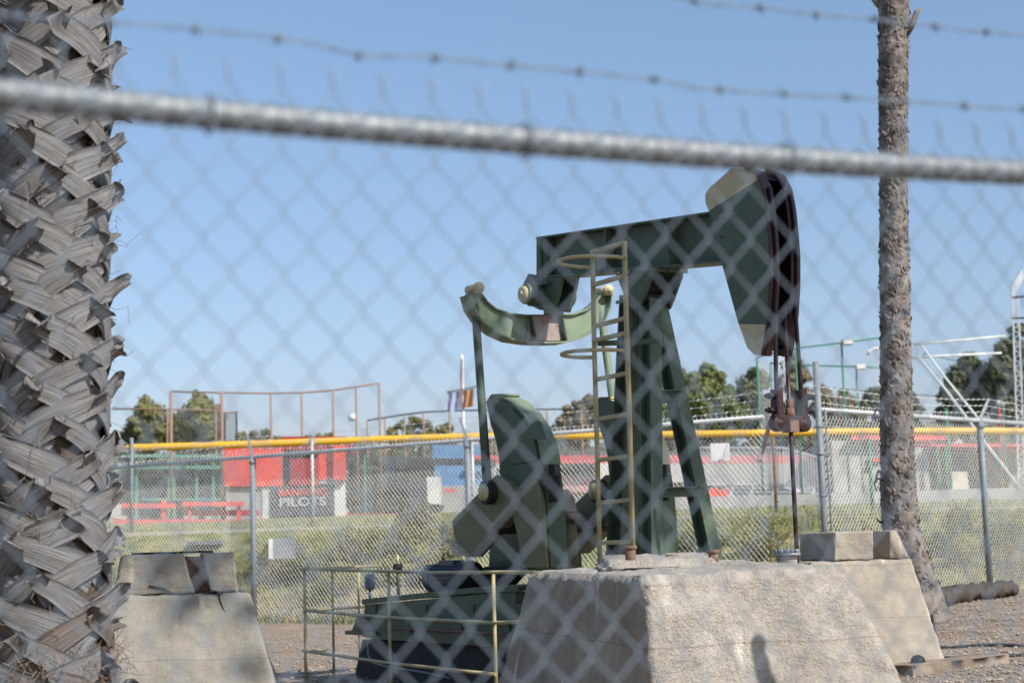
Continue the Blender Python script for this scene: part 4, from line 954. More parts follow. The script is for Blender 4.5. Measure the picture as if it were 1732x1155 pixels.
# bleachers
bl_ = thing('bleachers', P(1290, 870, 52), 'aluminium bleachers with tall barred guard rails', 'bleachers'); bl_.location.z = gbase(52)
args = []
x = 1186
while x < 1322: args.append((x, 757, x + 1.4, 818, 52, .03)); x += 4.6
bpart(bl_, 'guard_bars', ALU, args)
args = []
x = 1326
while x < 1388: yt_ = 757 + (x - 1326) * .27; args.append((x, yt_, x + 1.4, 826 + (x - 1326) * .2, 51.2, .03)); x += 4.6
bpart(bl_, 'guard_bars', ALU, args)
bpart(bl_, 'guard_frame', ALU, [(1184, 755, 1328, 757.5, 51.9, .05), (1184, 817, 1328, 820, 51.9, .05)] + [(x, 757, x + 2.5, 822, 51.8, .05) for x in (1196, 1240, 1284, 1326, 1388)])
mb = MB(); mb.bar(P(1326, 757, 51.2), P(1390, 775, 51.2), .05, .05); mb.bar(P(1330, 825, 51.2), P(1392, 838, 51.2), .05, .05); bld(mb, 'sloping_rail', ALU, bl_)
for i in range(6):
    y = 824 + i * 6.5; yy_ = 51.6 - i * .7
    o = bpart(bl_, 'plank', ALU, [(1225 + i * 3, y, 1372 + i * 4, y + 2.2, yy_, .28)])
mb = MB()
for x0 in (1228, 1262, 1300, 1338, 1366):
    mb.bar(P(x0 + 12, 822, 51.8), P(x0, 858, 48.4), .05, .05); mb.bar(P(x0, 856, 48.2), P(x0 + 22, 856, 51), .05, .05); mb.bar(P(x0 + 11, 824, 51.7), P(x0 + 11, 858, 51.7), .05, .05)
bld(mb, 'frame', ALU, bl_)
# right-hand buildings
rb_ = thing('storage_building', P(1480, 870, 58), 'pale grey flat roofed building behind the slim palm trunk', 'building'); rb_.location.z = gbase(58)
bpart(rb_, 'wall', GREYB, [(1406, 745, 1592, 868, 58, 5, 0, True)])
bpart(rb_, 'red_fascia', PINKR, [(1440, 736, 1600, 744, 57.6, .3)])
bpart(rb_, 'window', DARKI, [(1468, 774, 1490, 784, 57.9, .08), (1395, 770, 1406, 800, 57.9, .08)])
bpart(rb_, 'red_sign', REDP, [(1477, 775, 1490, 781, 57.7, .08)])
rc_ = thing('dugout', P(1680, 870, 54), 'open shed with thin red roof line at the right edge', 'dugout'); rc_.location.z = gbase(54)
bpart(rc_, 'roof', PINKR, [(1574, 750, 1800, 755, 54, 4)])
bpart(rc_, 'back_wall', mat('dim_grey_wall', (.22, .23, .22), .9, 0, (.3, .3, .29), .8), [(1576, 756, 1800, 868, 57.5, .3, 0, True)])
bpart(rc_, 'post', GPOST, [(x, 755, x + 3, 868, 53.9, .1, 0, True) for x in (1588, 1602, 1694)])
bpart(rc_, 'panel', mat('cream_panel', (.6, .56, .48), .8), [(1609, 797, 1640, 848, 54.5, .1)])
bpart(rc_, 'side_wall', GREYB, [(1545, 757, 1576, 868, 54.6, .3, 0, True)])

# ------------------------------------------------------------ poles, wires, backstops
def pole(name, px, y0, y1, Y, r, mt, label, cat='pole', group=None):
    a = P(px, y0, Y); mb = MB(); root = thing(name, V((a.x, Y, gbase(Y))), label, cat, group)
    mb.cyl(V((a.x, Y, gbase(Y) - .05)), V((a.x, Y, a.z)), r, 8); bld(mb, 'pole', mt, root); return root, V((a.x, Y, a.z))
bs_ = thing('backstop', P(460, 870, 56), 'tall rusty pipe backstop frame above the red booth', 'backstop'); bs_.location.z = gbase(56)
tops = [(289, 662), (375, 664), (458, 665), (510, 664), (563, 660), (602, 654), (641, 648)]
mb = MB(); mb.tube([P(x, y, 56.5) for x, y in tops], .03, 6); bld(mb, 'top_rail', RPOST, bs_)
for x, y in tops:
    if x == 563: pass
    mb = MB(); a = P(x, y, 56.5); mb.cyl(V((a.x, 56.5, gbase(56))), a, .055 if x in (289, 375) else .035, 8); bld(mb, 'post', RPOST, bs_)
mb = MB()
for (p, q) in zip(tops[:-1], tops[1:]):
    a = P(p[0], p[1], 56.5); b = P(q[0], q[1], 56.5); zb_ = gbase(56) + 2
    mb.add([V((a.x, 56.5, zb_)), V((b.x, 56.5, zb_)), b, a], [[0, 1, 2, 3]])
bld(mb, 'net', net_mat('faint_net', (.3, .32, .33), .10), bs_)
bs2 = thing('backstop', P(300, 870, 60), 'lower dark net frame left of the tall rusty backstop', 'backstop'); bs2.location.z = gbase(60)
tp2 = [(190, 691), (283, 692), (365, 694), (380, 698), (400, 696)]
mb = MB(); mb.tube([P(x, y, 60) for x, y in tp2], .035, 6); bld(mb, 'top_rail', RPOST, bs2)
for x, y in tp2[1:]: mb = MB(); a = P(x, y, 60); mb.cyl(V((a.x, 60, gbase(60))), a, .035, 6); bld(mb, 'post', BLACKI if x > 370 else RPOST, bs2)
mb = MB()
for i, j in ((2, 3), (3, 4)): a = P(*tp2[i], 60); b = P(*tp2[j], 60); mb.add([V((a.x, 60, a.z - 1.6)), V((b.x, 60, b.z - 1.6)), b, a], [[0, 1, 2, 3]])
bld(mb, 'net', NETB, bs2)
bs3 = thing('backstop', P(800, 870, 62), 'long thin netting frame beside the flag pole', 'backstop'); bs3.location.z = gbase(62)
tp3 = [(621, 711), (651, 706), (684, 701), (716, 697), (760, 695), (830, 693), (925, 692), (983, 692)]
mb = MB(); mb.tube([P(x, y, 62) for x, y in tp3], .03, 6); bld(mb, 'top_rail', BLACKI, bs3)
for x, y in tp3: mb = MB(); a = P(x, y, 62); mb.cyl(V((a.x, 62, gbase(62))), a, .035, 6); bld(mb, 'post', RPOST, bs3)
# flag pole
fp, ft = pole('flagpole', 781, 600, 880, 58, .05, WHITE, 'white flag pole with two hanging banners', 'flagpole')
mb = MB(); mb.bar(P(756, 663, 57.9), P(806, 654, 57.9), .04, .04); bld(mb, 'yardarm', BLACKI, fp)
def cloth(x0, y0, x1, y1, Y, mt, nm, dy=0):
    mb = MB(); vs = []; nx, ny = 8, 6
    for j in range(ny + 1):
        for i in range(nx + 1):
            p = P(lerp(x0, x1, i / nx), lerp(y0, y1, j / ny) + dy * i / nx, Y); p.y += .08 * sin(i * 1.3 + j * .4); vs.append(p)
    b_ = len(vs); vs2 = vs + [v + V((0, .012, 0)) for v in vs]
    fs = [[j * (nx + 1) + i, (j + 1) * (nx + 1) + i, (j + 1) * (nx + 1) + i + 1, j * (nx + 1) + i + 1] for j in range(ny) for i in range(nx)]
    mb.add(vs2, fs + [[b_ + k for k in f[::-1]] for f in fs], 0, True); return bld(mb, nm, mt, fp)
cloth(757, 664, 778, 697, 57.9, mat('pale_blue_flag', (.45, .45, .56), .8, 0, (.30, .36, .52), 1.4), 'flag', -3); cloth(783, 660, 801, 690, 57.9, mat('rust_flag', (.36, .16, .10), .8, 0, (.42, .24, .1), 2), 'flag', -3)
cloth(778.5, 606, 782.5, 690, 57.85, mat('furled_flag', (.62, .6, .62), .8, 0, (.55, .2, .2), 2.5), 'furled_flag')
lr, lt = pole('street_lamp', 603, 705, 880, 60, .04, WHITE, 'small white lamp on a thin pole above the fence', 'lamp')
mb = MB(); mb.lathe(P(596, 706, 60), (0, 0, 1), [(0, -.15), (.14, -.1), (.16, .02), (.08, .12), (0, .15)], 12); mb.bar(P(596, 700, 60), P(604, 705, 60), .04, .04); bld(mb, 'lamp_head', WHITE, lr)
# tennis / court fence posts in green
gf = thing('court_fence', P(1350, 870, 50), 'tall green post fence with sagging top rails right of the horsehead', 'fence'); gf.location.z = gbase(50)
GP = [(1280, 604, 50), (1303, 614, 54), (1345, 589, 50), (1376, 618, 54), (1423, 580, 50), (1448, 620, 54)]
for x, y, Y in GP: mb = MB(); a = P(x, y, Y); mb.cyl(V((a.x, Y, gbase(Y))), a, .033 if Y < 52 else .028, 8); bld(mb, 'post', GPOST, gf)
mb = MB(); mb.tube([P(1280, 604, 50), P(1345, 589, 50), P(1423, 580, 50), P(1490, 571, 50)], .025, 6); mb.tube([P(1545, 582, 50), P(1600, 577, 50), P(1700, 567, 50)], .03, 6); mb.tube([P(1303, 614, 54), P(1376, 618, 54), P(1448, 620, 54), P(1500, 622, 54)], .03, 6); bld(mb, 'top_rail', GPOST, gf)
a, b = P(1282, 606, 50), P(1303, 616, 54); mb = MB(); mb.add([V((a.x, 50, 2.2)), V((b.x, 54, 2.2)), b, a], [[0, 1, 2, 3]]); bld(mb, 'net', NETW, gf)
for (x, y, Y, lab, mt_) in ((1433, 579, 49.8, 'dark box floodlight on the tall green post', mat('weathered_lamp', (.35, .34, .27), .6)), (1455, 621, 53.8, 'pale yellow floodlight on the shorter green post', mat('pale_lamp', (.62, .62, .48), .5))):
    a = P(x, y, Y); fl_ = thing('floodlight', a, lab, 'floodlight', 'court floodlights'); mb = MB(); mb.box(a, (.32, .25, .17)); bld(mb, 'housing', mt_, fl_, .02)
    mb = MB(); mb.box(a + V((0, -.13, -.01)), (.26, .02, .11)); bld(mb, 'glass', WHITE, fl_)
for x, y0, Y, mt_, lab in ((1690, 683, 52, REDP, 'slim red pole at the right edge behind the fence'), (1694, 684, 51, GPOST, 'slim green pole beside the red one at the right edge'), (1600, 691, 50, GPOST, 'short green pole left of the grey fence post on the right')):
    rt, t_ = pole('court_post', x, y0, 870, Y, .05, mt_, lab, 'pole')
    if x != 1600: mb = MB(); mb.lathe(t_, (0, 0, 1), [(0, -.1), (.09, -.06), (.1, .04), (0, .12)], 10); bld(mb, 'finial', WHITE, rt)
# goal post frame
gp_ = thing('goal_frame', P(1640, 870, 46), 'leaning white pipe goal frame beside the slim palm', 'goal'); gp_.location.z = gbase(46)
for pts, r in (([(1470, 594), (1480, 588), (1500, 586), (1490, 609), (1590, 602), (1692, 597)], .0), ([(1540, 605), (1592, 602), (1694, 597)], .032), ([(1558, 584), (1600, 640), (1650, 702), (1660, 715)], .032), ([(1553, 604), (1600, 660), (1630, 700), (1675, 760), (1720, 818)], .036), ([(1545, 583), (1606, 577), (1700, 568)], .03)):
    if r: mb = MB(); mb.tube([P(x, y, 46 - (0 if y < 610 else (y - 600) * .01)) for x, y in pts], r, 8); bld(mb, 'pipe', WHITE, gp_)
hp_ = thing('hoop_net_frame', P(1480, 870, 47), 'curved pale pipe with a hanging net just left of the slim palm', 'net frame'); hp_.location.z = gbase(47)
mb = MB(); mb.tube([P(x, y, 47) for x, y in [(1468, 600), (1470, 594), (1478, 590), (1500, 587)]], .05, 8); mb.cyl(V((P(1500, 600, 47).x, 47, gbase(47))), P(1500, 587, 47), .05, 8); bld(mb, 'pipe', WHITE, hp_)
mb = MB(); q = [P(x, y, 47) for x, y in [(1469, 598), (1500, 590), (1500, 660), (1484, 655)]]; mb.add(q, [[0, 1, 2, 3]]); bld(mb, 'net', NETW, hp_)
# scoreboard tower
tw = thing('light_tower', P(1722, 870, 50), 'pale lattice tower with a tilted panel at the right edge', 'tower'); tw.location.z = gbase(50)
mb = MB()
for x0, x1, Y in ((1712, 1725, 50), (1722, 1736, 50), (1712, 1725, 50.6)): mb.bar(P(x0, 500, Y), P(x1, 870, Y), .045, .045)
for i in range(22):
    y = 508 + i * 16.5; xa = 1712 + (y - 500) * .035; xb = 1722 + (y - 500) * .038; mb.bar(P(xa, y, 50), P(xb, y + 8, 50), .022, .022); mb.bar(P(xb, y + 8, 50), P(xa + .5, y + 16, 50), .022, .022)
bld(mb, 'lattice', ALU, tw)
mb = MB(); mb.bar(P(1712, 503, 50), P(1745, 501, 50), .06, .06); mb.bar(P(1712, 538, 50), P(1745, 538, 50), .06, .05); mb.bar(P(1708, 683, 50), P(1745, 684, 50), .05, .05); bld(mb, 'cross_arm', BLACKI, tw)
mb = MB(); q = [P(x, y, 49.5) for x, y in [(1711, 500), (1711, 484), (1730, 452), (1732, 470), (1716, 502)]]; mb.prism(q, (0, .1, 0)); bld(mb, 'panel', ALU, tw)
# overhead wires
for k, (pts, lab) in enumerate((([(1390, 655), (1500, 664), (1620, 672), (1740, 668)], 'thin dark wire sagging across the trees at the right'), ([(1560, 598), (1640, 615), (1740, 590)], 'thin wire crossing the dark trees beside the tower'))):
    mb = MB(); mb.tube([P(x, y, 70) for x, y in pts], .02, 4); tag(mb.build('overhead_wire', BLACKI), lab, 'wire')

# ------------------------------------------------------------ trees
LEAF = {}
def leafmat(nm, a, b, sc=.8):
    m = mat(nm, a, .7, 0, b, sc, 0, transl=.25, spec=.2); return m
L1 = leafmat('leaf_olive', (.19, .19, .08), (.29, .27, .125)); L2 = leafmat('leaf_green', (.13, .17, .065), (.23, .26, .11)); L3 = leafmat('leaf_dark', (.15, .17, .11), (.22, .23, .155)); L4 = leafmat('leaf_brown', (.22, .185, .12), (.30, .26, .17))  # leaf_dark lifted slightly in place of distance haze
def crown(clusters, n, size, seed, flat=1.0):
    rnd = random.Random(seed); mb = MB(); tot = sum(c[1] ** 2 for c in clusters)
    for c, r in clusters:
        k = int(n * r * r / tot)
        # sub clumps
        subs = []
        for _ in range(max(8, int(k / 45))):
            d = V((rnd.gauss(0, 1), rnd.gauss(0, 1), rnd.gauss(0, 1))).normalized(); subs.append((c + d * r * rnd.uniform(.1, .95), r * rnd.uniform(.28, .5)))
        for i in range(k):
            sc_, sr = subs[rnd.randrange(len(subs))]; d = V((rnd.gauss(0, 1), rnd.gauss(0, 1), rnd.gauss(0, .8))).normalized()
            p = sc_ + d * sr * rnd.uniform(.5, 1.08); s = size * rnd.uniform(.5, 1.3)
            nx = (d * 1.1 + (p - c).normalized() * .8 + V((rnd.uniform(-1, 1), rnd.uniform(-1, 1), rnd.uniform(-.6, 1)))).normalized(); x = nx.orthogonal().normalized(); x = (x * cos(i) + nx.cross(x) * sin(i)); y = nx.cross(x)
            mb.add([p - x * s * .5, p + y * s * .3, p + x * s * .5, p - y * s * .3], [[0, 1, 2, 3]])
    return mb
def tree(name, pcl, Y, lm, n, label, seed, group='trees beyond the ball field', size=.23, cat='tree', trunk=True):
    """pcl: pixel clusters (px, py, pixel radius)"""
    k = Y / FPX; cl = []; rnd = random.Random(seed)
    for x, y, r in pcl: cl.append((P(x, y, Y + rnd.uniform(-.4, .4) * r * k), r * k))
    cx = sum(c.x for c, r in cl) / len(cl); root = thing(name, V((cx, Y, gz(cx, Y))), label, cat, group)
    bld(crown(cl, int(n * 2.8), size, seed), 'crown', lm, root)
    if trunk:
        mb = MB(); b = V((cx, Y, gz(cx, Y) - .1)); mid = b.lerp(sum((c for c, r in cl), V()) / len(cl), .6); mb.tube([b, b.lerp(mid, .5), mid], [.02 * Y * .12, .016 * Y * .12, .012 * Y * .12], 8)
        for c, r in cl: mb.tube([mid - V((0, 0, .3)), mid.lerp(c, .5) + V((0, 0, .1 * r)), c], [.012 * Y * .12, .007 * Y * .12, .02], 6)
        bld(mb, 'trunk', BARKF, root)
    return root
G = 'tree'
tree(G, [(245, 695, 22), (262, 706, 24), (238, 718, 24), (270, 730, 24), (255, 745, 22)], 85, L1, 3800, 'rounded olive tree just right of the thick palm', 1)
tree(G, [(338, 682, 22), (355, 693, 20), (330, 705, 26), (350, 720, 28), (318, 730, 26), (360, 740, 20), (335, 748, 22)], 84, L1, 5200, 'tallest olive tree left of the red booth', 2)
tree(G, [(305, 712, 18), (295, 730, 20), (312, 745, 20)], 88, L1, 2400, 'small olive tree between two taller ones on the left', 3)
tree(G, [(222, 735, 16), (210, 745, 16), (236, 748, 14)], 86, L3, 1800, 'low dark tree at the edge of the thick palm', 4)
tree(G, [(408, 738, 9), (430, 736, 9), (450, 734, 9), (420, 746, 10), (442, 746, 10), (468, 744, 9)], 95, L1, 1800, 'low row of small round treetops left of the booth roof', 5, size=.25)
tree(G, [(540, 740, 8), (556, 738, 8), (520, 742, 8)], 95, L1, 900, 'low treetops peeking over the red booth roof', 6, size=.22)
tree(G, [(664, 728, 12), (680, 722, 10), (700, 718, 13), (715, 714, 12), (695, 735, 14), (660, 742, 12), (725, 735, 14), (680, 760, 20), (640, 770, 18)], 92, L1, 3600, 'bushy olive tree left of the flag pole', 7)
tree(G, [(745, 726, 11), (760, 722, 10), (752, 738, 13), (765, 745, 12), (740, 750, 12)], 94, L1, 1700, 'small olive tree just left of the flag pole', 8)
tree(G, [(810, 738, 9), (826, 736, 9)], 96, L1, 600, 'tiny treetop right of the flag pole', 9)
tree(G, [(962, 700, 14), (978, 690, 14), (995, 682, 14), (1012, 680, 12), (955, 718, 18), (985, 712, 22), (1012, 705, 20), (940, 735, 16), (975, 740, 20)], 86, L4, 5200, 'brownish bushy tree behind the right crank', 10)
tree(G, [(1128, 628, 14), (1116, 650, 16), (1150, 640, 18), (1172, 648, 20), (1130, 675, 24), (1165, 678, 24), (1110, 700, 20), (1140, 712, 24)], 80, L2, 6500, 'dense green tree directly behind the pumpjack legs', 11)
tree(G, [(1198, 630, 16), (1212, 645, 18), (1232, 662, 14), (1195, 660, 20), (1222, 685, 22), (1190, 695, 22), (1240, 700, 18), (1210, 712, 20)], 81, L2, 6000, 'dense green tree with a pointed top left of the horsehead tip', 12)
tree(G, [(1275, 630, 12), (1285, 645, 18), (1262, 655, 18), (1270, 680, 24), (1295, 690, 22), (1255, 705, 20)], 86, L3, 5000, 'dark rounded tree below the horsehead tip', 13)
tree(G, [(1340, 615, 16), (1352, 635, 18), (1335, 650, 20), (1360, 665, 18), (1345, 690, 20), (1322, 700, 18)], 88, L4, 3800, 'brownish tree behind the hanging rod clamp', 14)
tree(G, [(1392, 668, 16), (1402, 685, 16), (1385, 695, 16), (1410, 705, 14)], 90, L4, 2400, 'low brownish tree right of the rod clamp', 15)
tree(G, [(1428, 676, 16), (1438, 690, 18), (1418, 702, 16), (1450, 706, 14)], 91, L4, 2400, 'low brownish tree behind the pale floodlight', 16)
tree(G, [(1478, 668, 16), (1470, 688, 18), (1490, 700, 18), (1530, 672, 18), (1545, 690, 16), (1535, 708, 18)], 88, L3, 4200, 'dark tree directly behind the slim palm', 17)
tree(G, [(1640, 615, 20), (1622, 640, 22), (1655, 640, 26), (1612, 670, 24), (1645, 675, 28), (1600, 700, 20), (1635, 705, 24)], 82, L3, 8000, 'big dark tree left of the lattice tower', 18)
tree(G, [(1722, 560, 18), (1700, 590, 20), (1722, 600, 26), (1695, 625, 24), (1720, 650, 28), (1690, 660, 22), (1700, 695, 26), (1738, 690, 26)], 80, L3, 9000, 'tallest dark tree at the right edge behind the tower', 19)
# far belt of trees closing the horizon
cl = []; rnd = random.Random(4)
for i in range(70):
    x = -60 + i * 27; cl.append((P(x, 772 + rnd.uniform(-8, 8), 100), 26 * 100 / FPX))
    cl.append((P(x, 830 + rnd.uniform(-8, 8), 99), 30 * 100 / FPX))
    if x > 1080: cl.append((P(x, 735 + rnd.uniform(-8, 8), 99), 26 * 100 / FPX))
crown(cl, 34000, .75, 77).build('distant_woodland', L3, kind='stuff', label='dark belt of distant trees along the far side of the field', category='woodland')

# ------------------------------------------------------------ grass, weeds, bushes
G1 = mat('grass_dry', (.46, .40, .20), .8, 0, (.17, .21, .07), 1.2, transl=.2, spec=.2)
rnd = random.Random(9); mb = MB()
def blade(mb, p, h, wd, lean):
    a = rnd.uniform(0, pi); s = V((cos(a), sin(a), 0)) * wd; mid = p + lean * .5 + V((0, 0, h * .6))
    mb.add([p - s, p + s, mid + s * .6, mid - s * .6, p + lean + V((0, 0, h))], [[0, 1, 2, 3], [3, 2, 4]])
for i in range(38000):
    X = rnd.uniform(-9, 10.5); Y = rnd.uniform(0, 1) ; fy = min(max(fenceY(X), 15), 25.2); Y = lerp(fy - .3, 27.6, Y); 
    if abs(Y - 26.7) < .15: continue
    z = gz(X, Y); f_ = noise.noise(V((X * .9, Y * .9, 8)))
    if f_ < -.25 and rnd.random() < .7: continue
    h = rnd.uniform(.06, .2) * (1 + 1.2 * max(0, f_)) * (1 if Y < 26.2 else .4)
    blade(mb, V((X, Y, z - .01)), h, rnd.uniform(.004, .009), V((rnd.gauss(0, .06), rnd.gauss(0, .06), 0)))
for i in range(9000):
    X = rnd.uniform(-12, 14); Y = rnd.uniform(27.6, 43)
    blade(mb, V((X, Y, gz(X, Y) - .01)), rnd.uniform(.04, .08), .012, V((rnd.gauss(0, .03), rnd.gauss(0, .03), 0)))
mb.build('grass', G1, kind='stuff', label='dry yellow green grass on the bank behind the fence', category='grass')
DRY = mat('straw', (.42, .34, .24), .9, 0, (.26, .19, .13), 2, spec=.1)
mb = MB()
for i in range(9000):
    if rnd.random() < .5: X = rnd.uniform(-4.2, -.5); Y = rnd.uniform(13, 24.5)
    else: X = rnd.uniform(3.5, 8); Y = rnd.uniform(11, 21)
    p = V((X, Y, gz(X, Y) + .006)); a = rnd.uniform(0, pi); l_ = rnd.uniform(.02, .09); d = V((cos(a), sin(a), rnd.uniform(-.1, .3))) * l_
    s = V((-sin(a), cos(a), 0)) * .003; mb.add([p - s, p + s, p + d + s, p + d - s], [[0, 1, 2, 3]])
mb.build('straw_litter', DRY, kind='stuff', label='dry straw and leaf litter on the dirt', category='litter')
PEB = mat('pebbles', (.42, .36, .30), .9, 0, (.24, .20, .165), 3, spec=.2)
mb = MB()
ico = [V(p) for p in ((1, 0, 0), (-1, 0, 0), (0, 1, 0), (0, -1, 0), (0, 0, 1), (0, 0, -1))]; icf = [[0, 2, 4], [2, 1, 4], [1, 3, 4], [3, 0, 4], [2, 0, 5], [1, 2, 5], [3, 1, 5], [0, 3, 5]]
for i in range(15000):
    Y = rnd.uniform(10.5, 21); X = rnd.uniform(Y * .2, Y * .36) if rnd.random() < .75 else rnd.uniform(-Y * .2, -Y * .05)
    s = rnd.choice((.006, .008, .01, .013, .02)) * rnd.uniform(.7, 1.3); c_ = V((X, Y, gz(X, Y) + s * .3))
    mb.add([c_ + V((p.x * s * rnd.uniform(.6, 1.3), p.y * s * rnd.uniform(.6, 1.3), p.z * s * .6)) for p in ico], icf)
mb.build('gravel', PEB, kind='stuff', label='loose gravel scattered over the brown dirt', category='gravel')
BU = [leafmat('bush_olive', (.22, .22, .085), (.33, .31, .15), 3), leafmat('bush_grey', (.21, .19, .12), (.30, .27, .18), 3), leafmat('bush_green', (.13, .17, .05), (.22, .25, .09), 3)]
def bush(px, py, Y, r, hgt, mi, n, label, seed, sz=.045):
    c0_ = P(px, py, Y); X = c0_.x; g = gz(X, Y); root = thing('bush', V((X, Y, g)), label, 'bush', 'weedy bushes on the bank')
    rr = random.Random(seed); cl = [(V((X + rr.uniform(-r, r) * .7, Y + rr.uniform(-r, r) * .5, g + hgt * rr.uniform(.25, .8))), r * rr.uniform(.35, .6)) for _ in range(7)]
    bld(crown(cl, n, sz, seed), 'foliage', BU[mi], root)
    mb = MB()
    for c, r_ in cl:
        for _ in range(5): mb.tube([V((X, Y, g - .03)), V((X, Y, g)).lerp(c, .5) + V((rr.uniform(-.1, .1), rr.uniform(-.1, .1), 0)), c + V((rr.uniform(-1, 1), rr.uniform(-1, 1), rr.uniform(0, 1.2))) * r_ * .8], [.01, .007, .003], 4)
    bld(mb, 'stem', WOOD, root)
bush(715, 905, 25.6, .55, .42, 1, 2600, 'tall grey brown bush on the bank left of the crank', 21)
bush(660, 920, 25.2, .5, .5, 0, 1800, 'olive bush left of the tall grey brown bush', 22)
bush(770, 925, 24.8, .5, .5, 0, 1800, 'olive bush touching the left crank arm', 23)
bush(600, 950, 25.2, .6, .5, 0, 2200, 'wide olive bush behind the float switch', 24)
bush(530, 975, 25, .55, .45, 2, 2000, 'green bush behind the corner of the guard railing', 25)
bush(470, 985, 25.2, .5, .5, 1, 1800, 'grey green bush below the left white sign', 26)
bush(690, 985, 24.2, .6, .45, 0, 2200, 'low olive bush behind the motor', 27)
bush(590, 1010, 24.4, .5, .35, 2, 1600, 'low green bush low on the bank behind the railing', 28)
bush(1165, 915, 23, .6, .5, 2, 2200, 'green bush seen between the pumpjack legs', 29)
bush(1290, 915, 22.5, .7, .5, 0, 2400, 'olive bush behind the wellhead flange', 30)
bush(1240, 925, 21.6, .4, .35, 1, 1400, 'small grey bush right of the rear leg', 31)
bush(1590, 900, 23.5, .45, .45, 2, 2000, 'dark green bush right of the slim palm', 32)
bush(1620, 925, 22.8, .4, .4, 0, 1800, 'olive bush left of the right fence post', 33)
bush(1700, 890, 24, .5, .6, 2, 2200, 'leafy green bush at the right edge', 34)
bush(1720, 940, 22.9, .5, .4, 1, 1800, 'grey bush low at the right edge', 35)
bush(1640, 880, 25, .4, .35, 0, 1400, 'small olive bush high on the right bank', 36)
bush(1440, 890, 23.5, .5, .3, 0, 1500, 'low olive bush behind the notched block', 37)

# ------------------------------------------------------------ palms
BOOT = mat('palm_boot', (.09, .087, .088), .85, 0, (.41, .395, .385), 3, .9, 6, stretch=(9, .7, 1), coords='UV', col3=(.07, .05, .04), scale3=1.2, t3=(.6, .72), spec=.15)
BOOTB = mat('palm_boot_brown', (.09, .08, .075), .85, 0, (.33, .295, .27), 3, .8, 6, stretch=(10, .8, 1), coords='UV', col3=(.27, .12, .06), scale3=1.0, t3=(.56, .68), spec=.15)
FIB = mat('palm_fibre', (.05, .04, .03), .95, 0, (.12, .09, .065), 30, .8, 60)
pc = P(84, 600, 7.5); PX, PY = pc.x, pc.y
PT = thing('palm_tree', V((PX, PY, 0)), 'thick palm trunk covered in crossing grey leaf bases at the left edge', 'palm tree', 'palms')
rnd = random.Random(5)
def prad(z): return .215 + .07 * max(0, 1 - (z - .2) / .75) ** 1.3 if z < .95 else .215
mb = MB(); mb.tube([V((PX + .02 * (1 - z / 4), PY, z)) for z in [i * .15 for i in range(-2, 36)]], [prad(i * .15) + .01 * rnd.random() for i in range(-2, 36)], 28); bld(mb, 'trunk', FIB, PT)
mb = MB(); mb.uv = []
def strap(mb, th0, z0, side, rb, w0, w1, run, drop, stub, mi, rnd_, jag):
    """curved plate: from the base (th0+side*run, z0-drop) up to the apex (th0, z0) then out as a stub"""
    nu, nv = 13, 5; tk = .007; top_ = []; bot_ = []; R = prad(z0); curl = rnd_.uniform(-.3, .3); uo = rnd_.uniform(0, 50)
    for i in range(nu + 1):
        t = i / nu; 
        s = min(1, t / .74); arc = run * (1 - s) ** 1.0; th = th0 + side * (arc / R) ; z = z0 - drop * (1 - s) ** 1.15
        rr = R + .004 + .042 * s ** 1.5 + uo * .00022
        e = max(0, (t - .74) / .26)
        rr += stub * e ** 1.2; z += .028 * sin(e * pi * .5) - .05 * e * e * rnd_.jit
        th -= side * e * .04
        wd = lerp(w0, w1, s ** .8) * (1 + .12 * e)
        ct = V((cos(th), sin(th), 0)); tt = V((-sin(th), cos(th), 0))
        # across direction: perpendicular to run direction within the surface
        dz = drop; da = -side * run; ln = sqrt(dz * dz + da * da); ac = (tt * (dz / ln) * side + V((0, 0, 1)) * (run / ln)) 
        if e > 0: ac = (ac * (1 - e * .5) + tt * (side * e * .5)).normalized()
        for j in range(nv + 1):
            q = j / nv - .5; cup = (.010 - .007 * e) * (1 - 4 * q * q)
            jz = (rnd_.uniform(-1, 1) * jag if i == nu else 0)
            p = V((PX + .02, PY, 0)) + ct * (rr + cup + jz + .012 * curl * q) + ac * (q * wd) + V((0, 0, z))
            top_.append(p); bot_.append(p - ct * tk)
    vs = top_ + bot_; N_ = len(top_); fs = []; W_ = nv + 1
    for i in range(nu):
        for j in range(nv):
            a = i * W_ + j; f = [a, a + 1, a + W_ + 1, a + W_]; fs.append(f); fs.append([N_ + k for k in f[::-1]])
    for i in range(nu):
        for j in (0, nv): a = i * W_ + j; fs.append([a, a + W_, N_ + a + W_, N_ + a] if j else [a + W_, a, N_ + a, N_ + a + W_])
    for j in range(nv): a = nu * W_ + j; fs.append([a, a + 1, N_ + a + 1, N_ + a])
    for _ in range(2):
        for i in range(nu + 1):
            for j in range(nv + 1): mb.uv.append((j / nv + uo, i / nu + uo * .37))
    mb.add(vs, fs, mi, True)
z = .15; k = 0; GA = radians(137.5)
while z < 5.2:
    th = k * GA + rnd.uniform(-.2, .2); lowp = z < .95
    rnd.jit = rnd.uniform(-.4, 1)
    sc_ = rnd.uniform(.78, 1.24) * (1.15 if lowp else 1)
    first = rnd.choice((-1, 1)); R = prad(z)
    for side in (first, -first):
        strap(mb, th + side * rnd.uniform(-.02, .07), z + rnd.uniform(-.02, .02), side, R, .155 * sc_, (.105 if not lowp else .085) * sc_, .29 * sc_ * rnd.uniform(.85, 1.1), .185 * sc_ * rnd.uniform(.75, 1.25), rnd.uniform(.025, .075), 1 if (lowp and rnd.random() < .6) else 0, rnd, .012)
    k += 1; z += .033
bld(mb, 'leaf_bases', [BOOT, BOOTB], PT)
mb = MB()
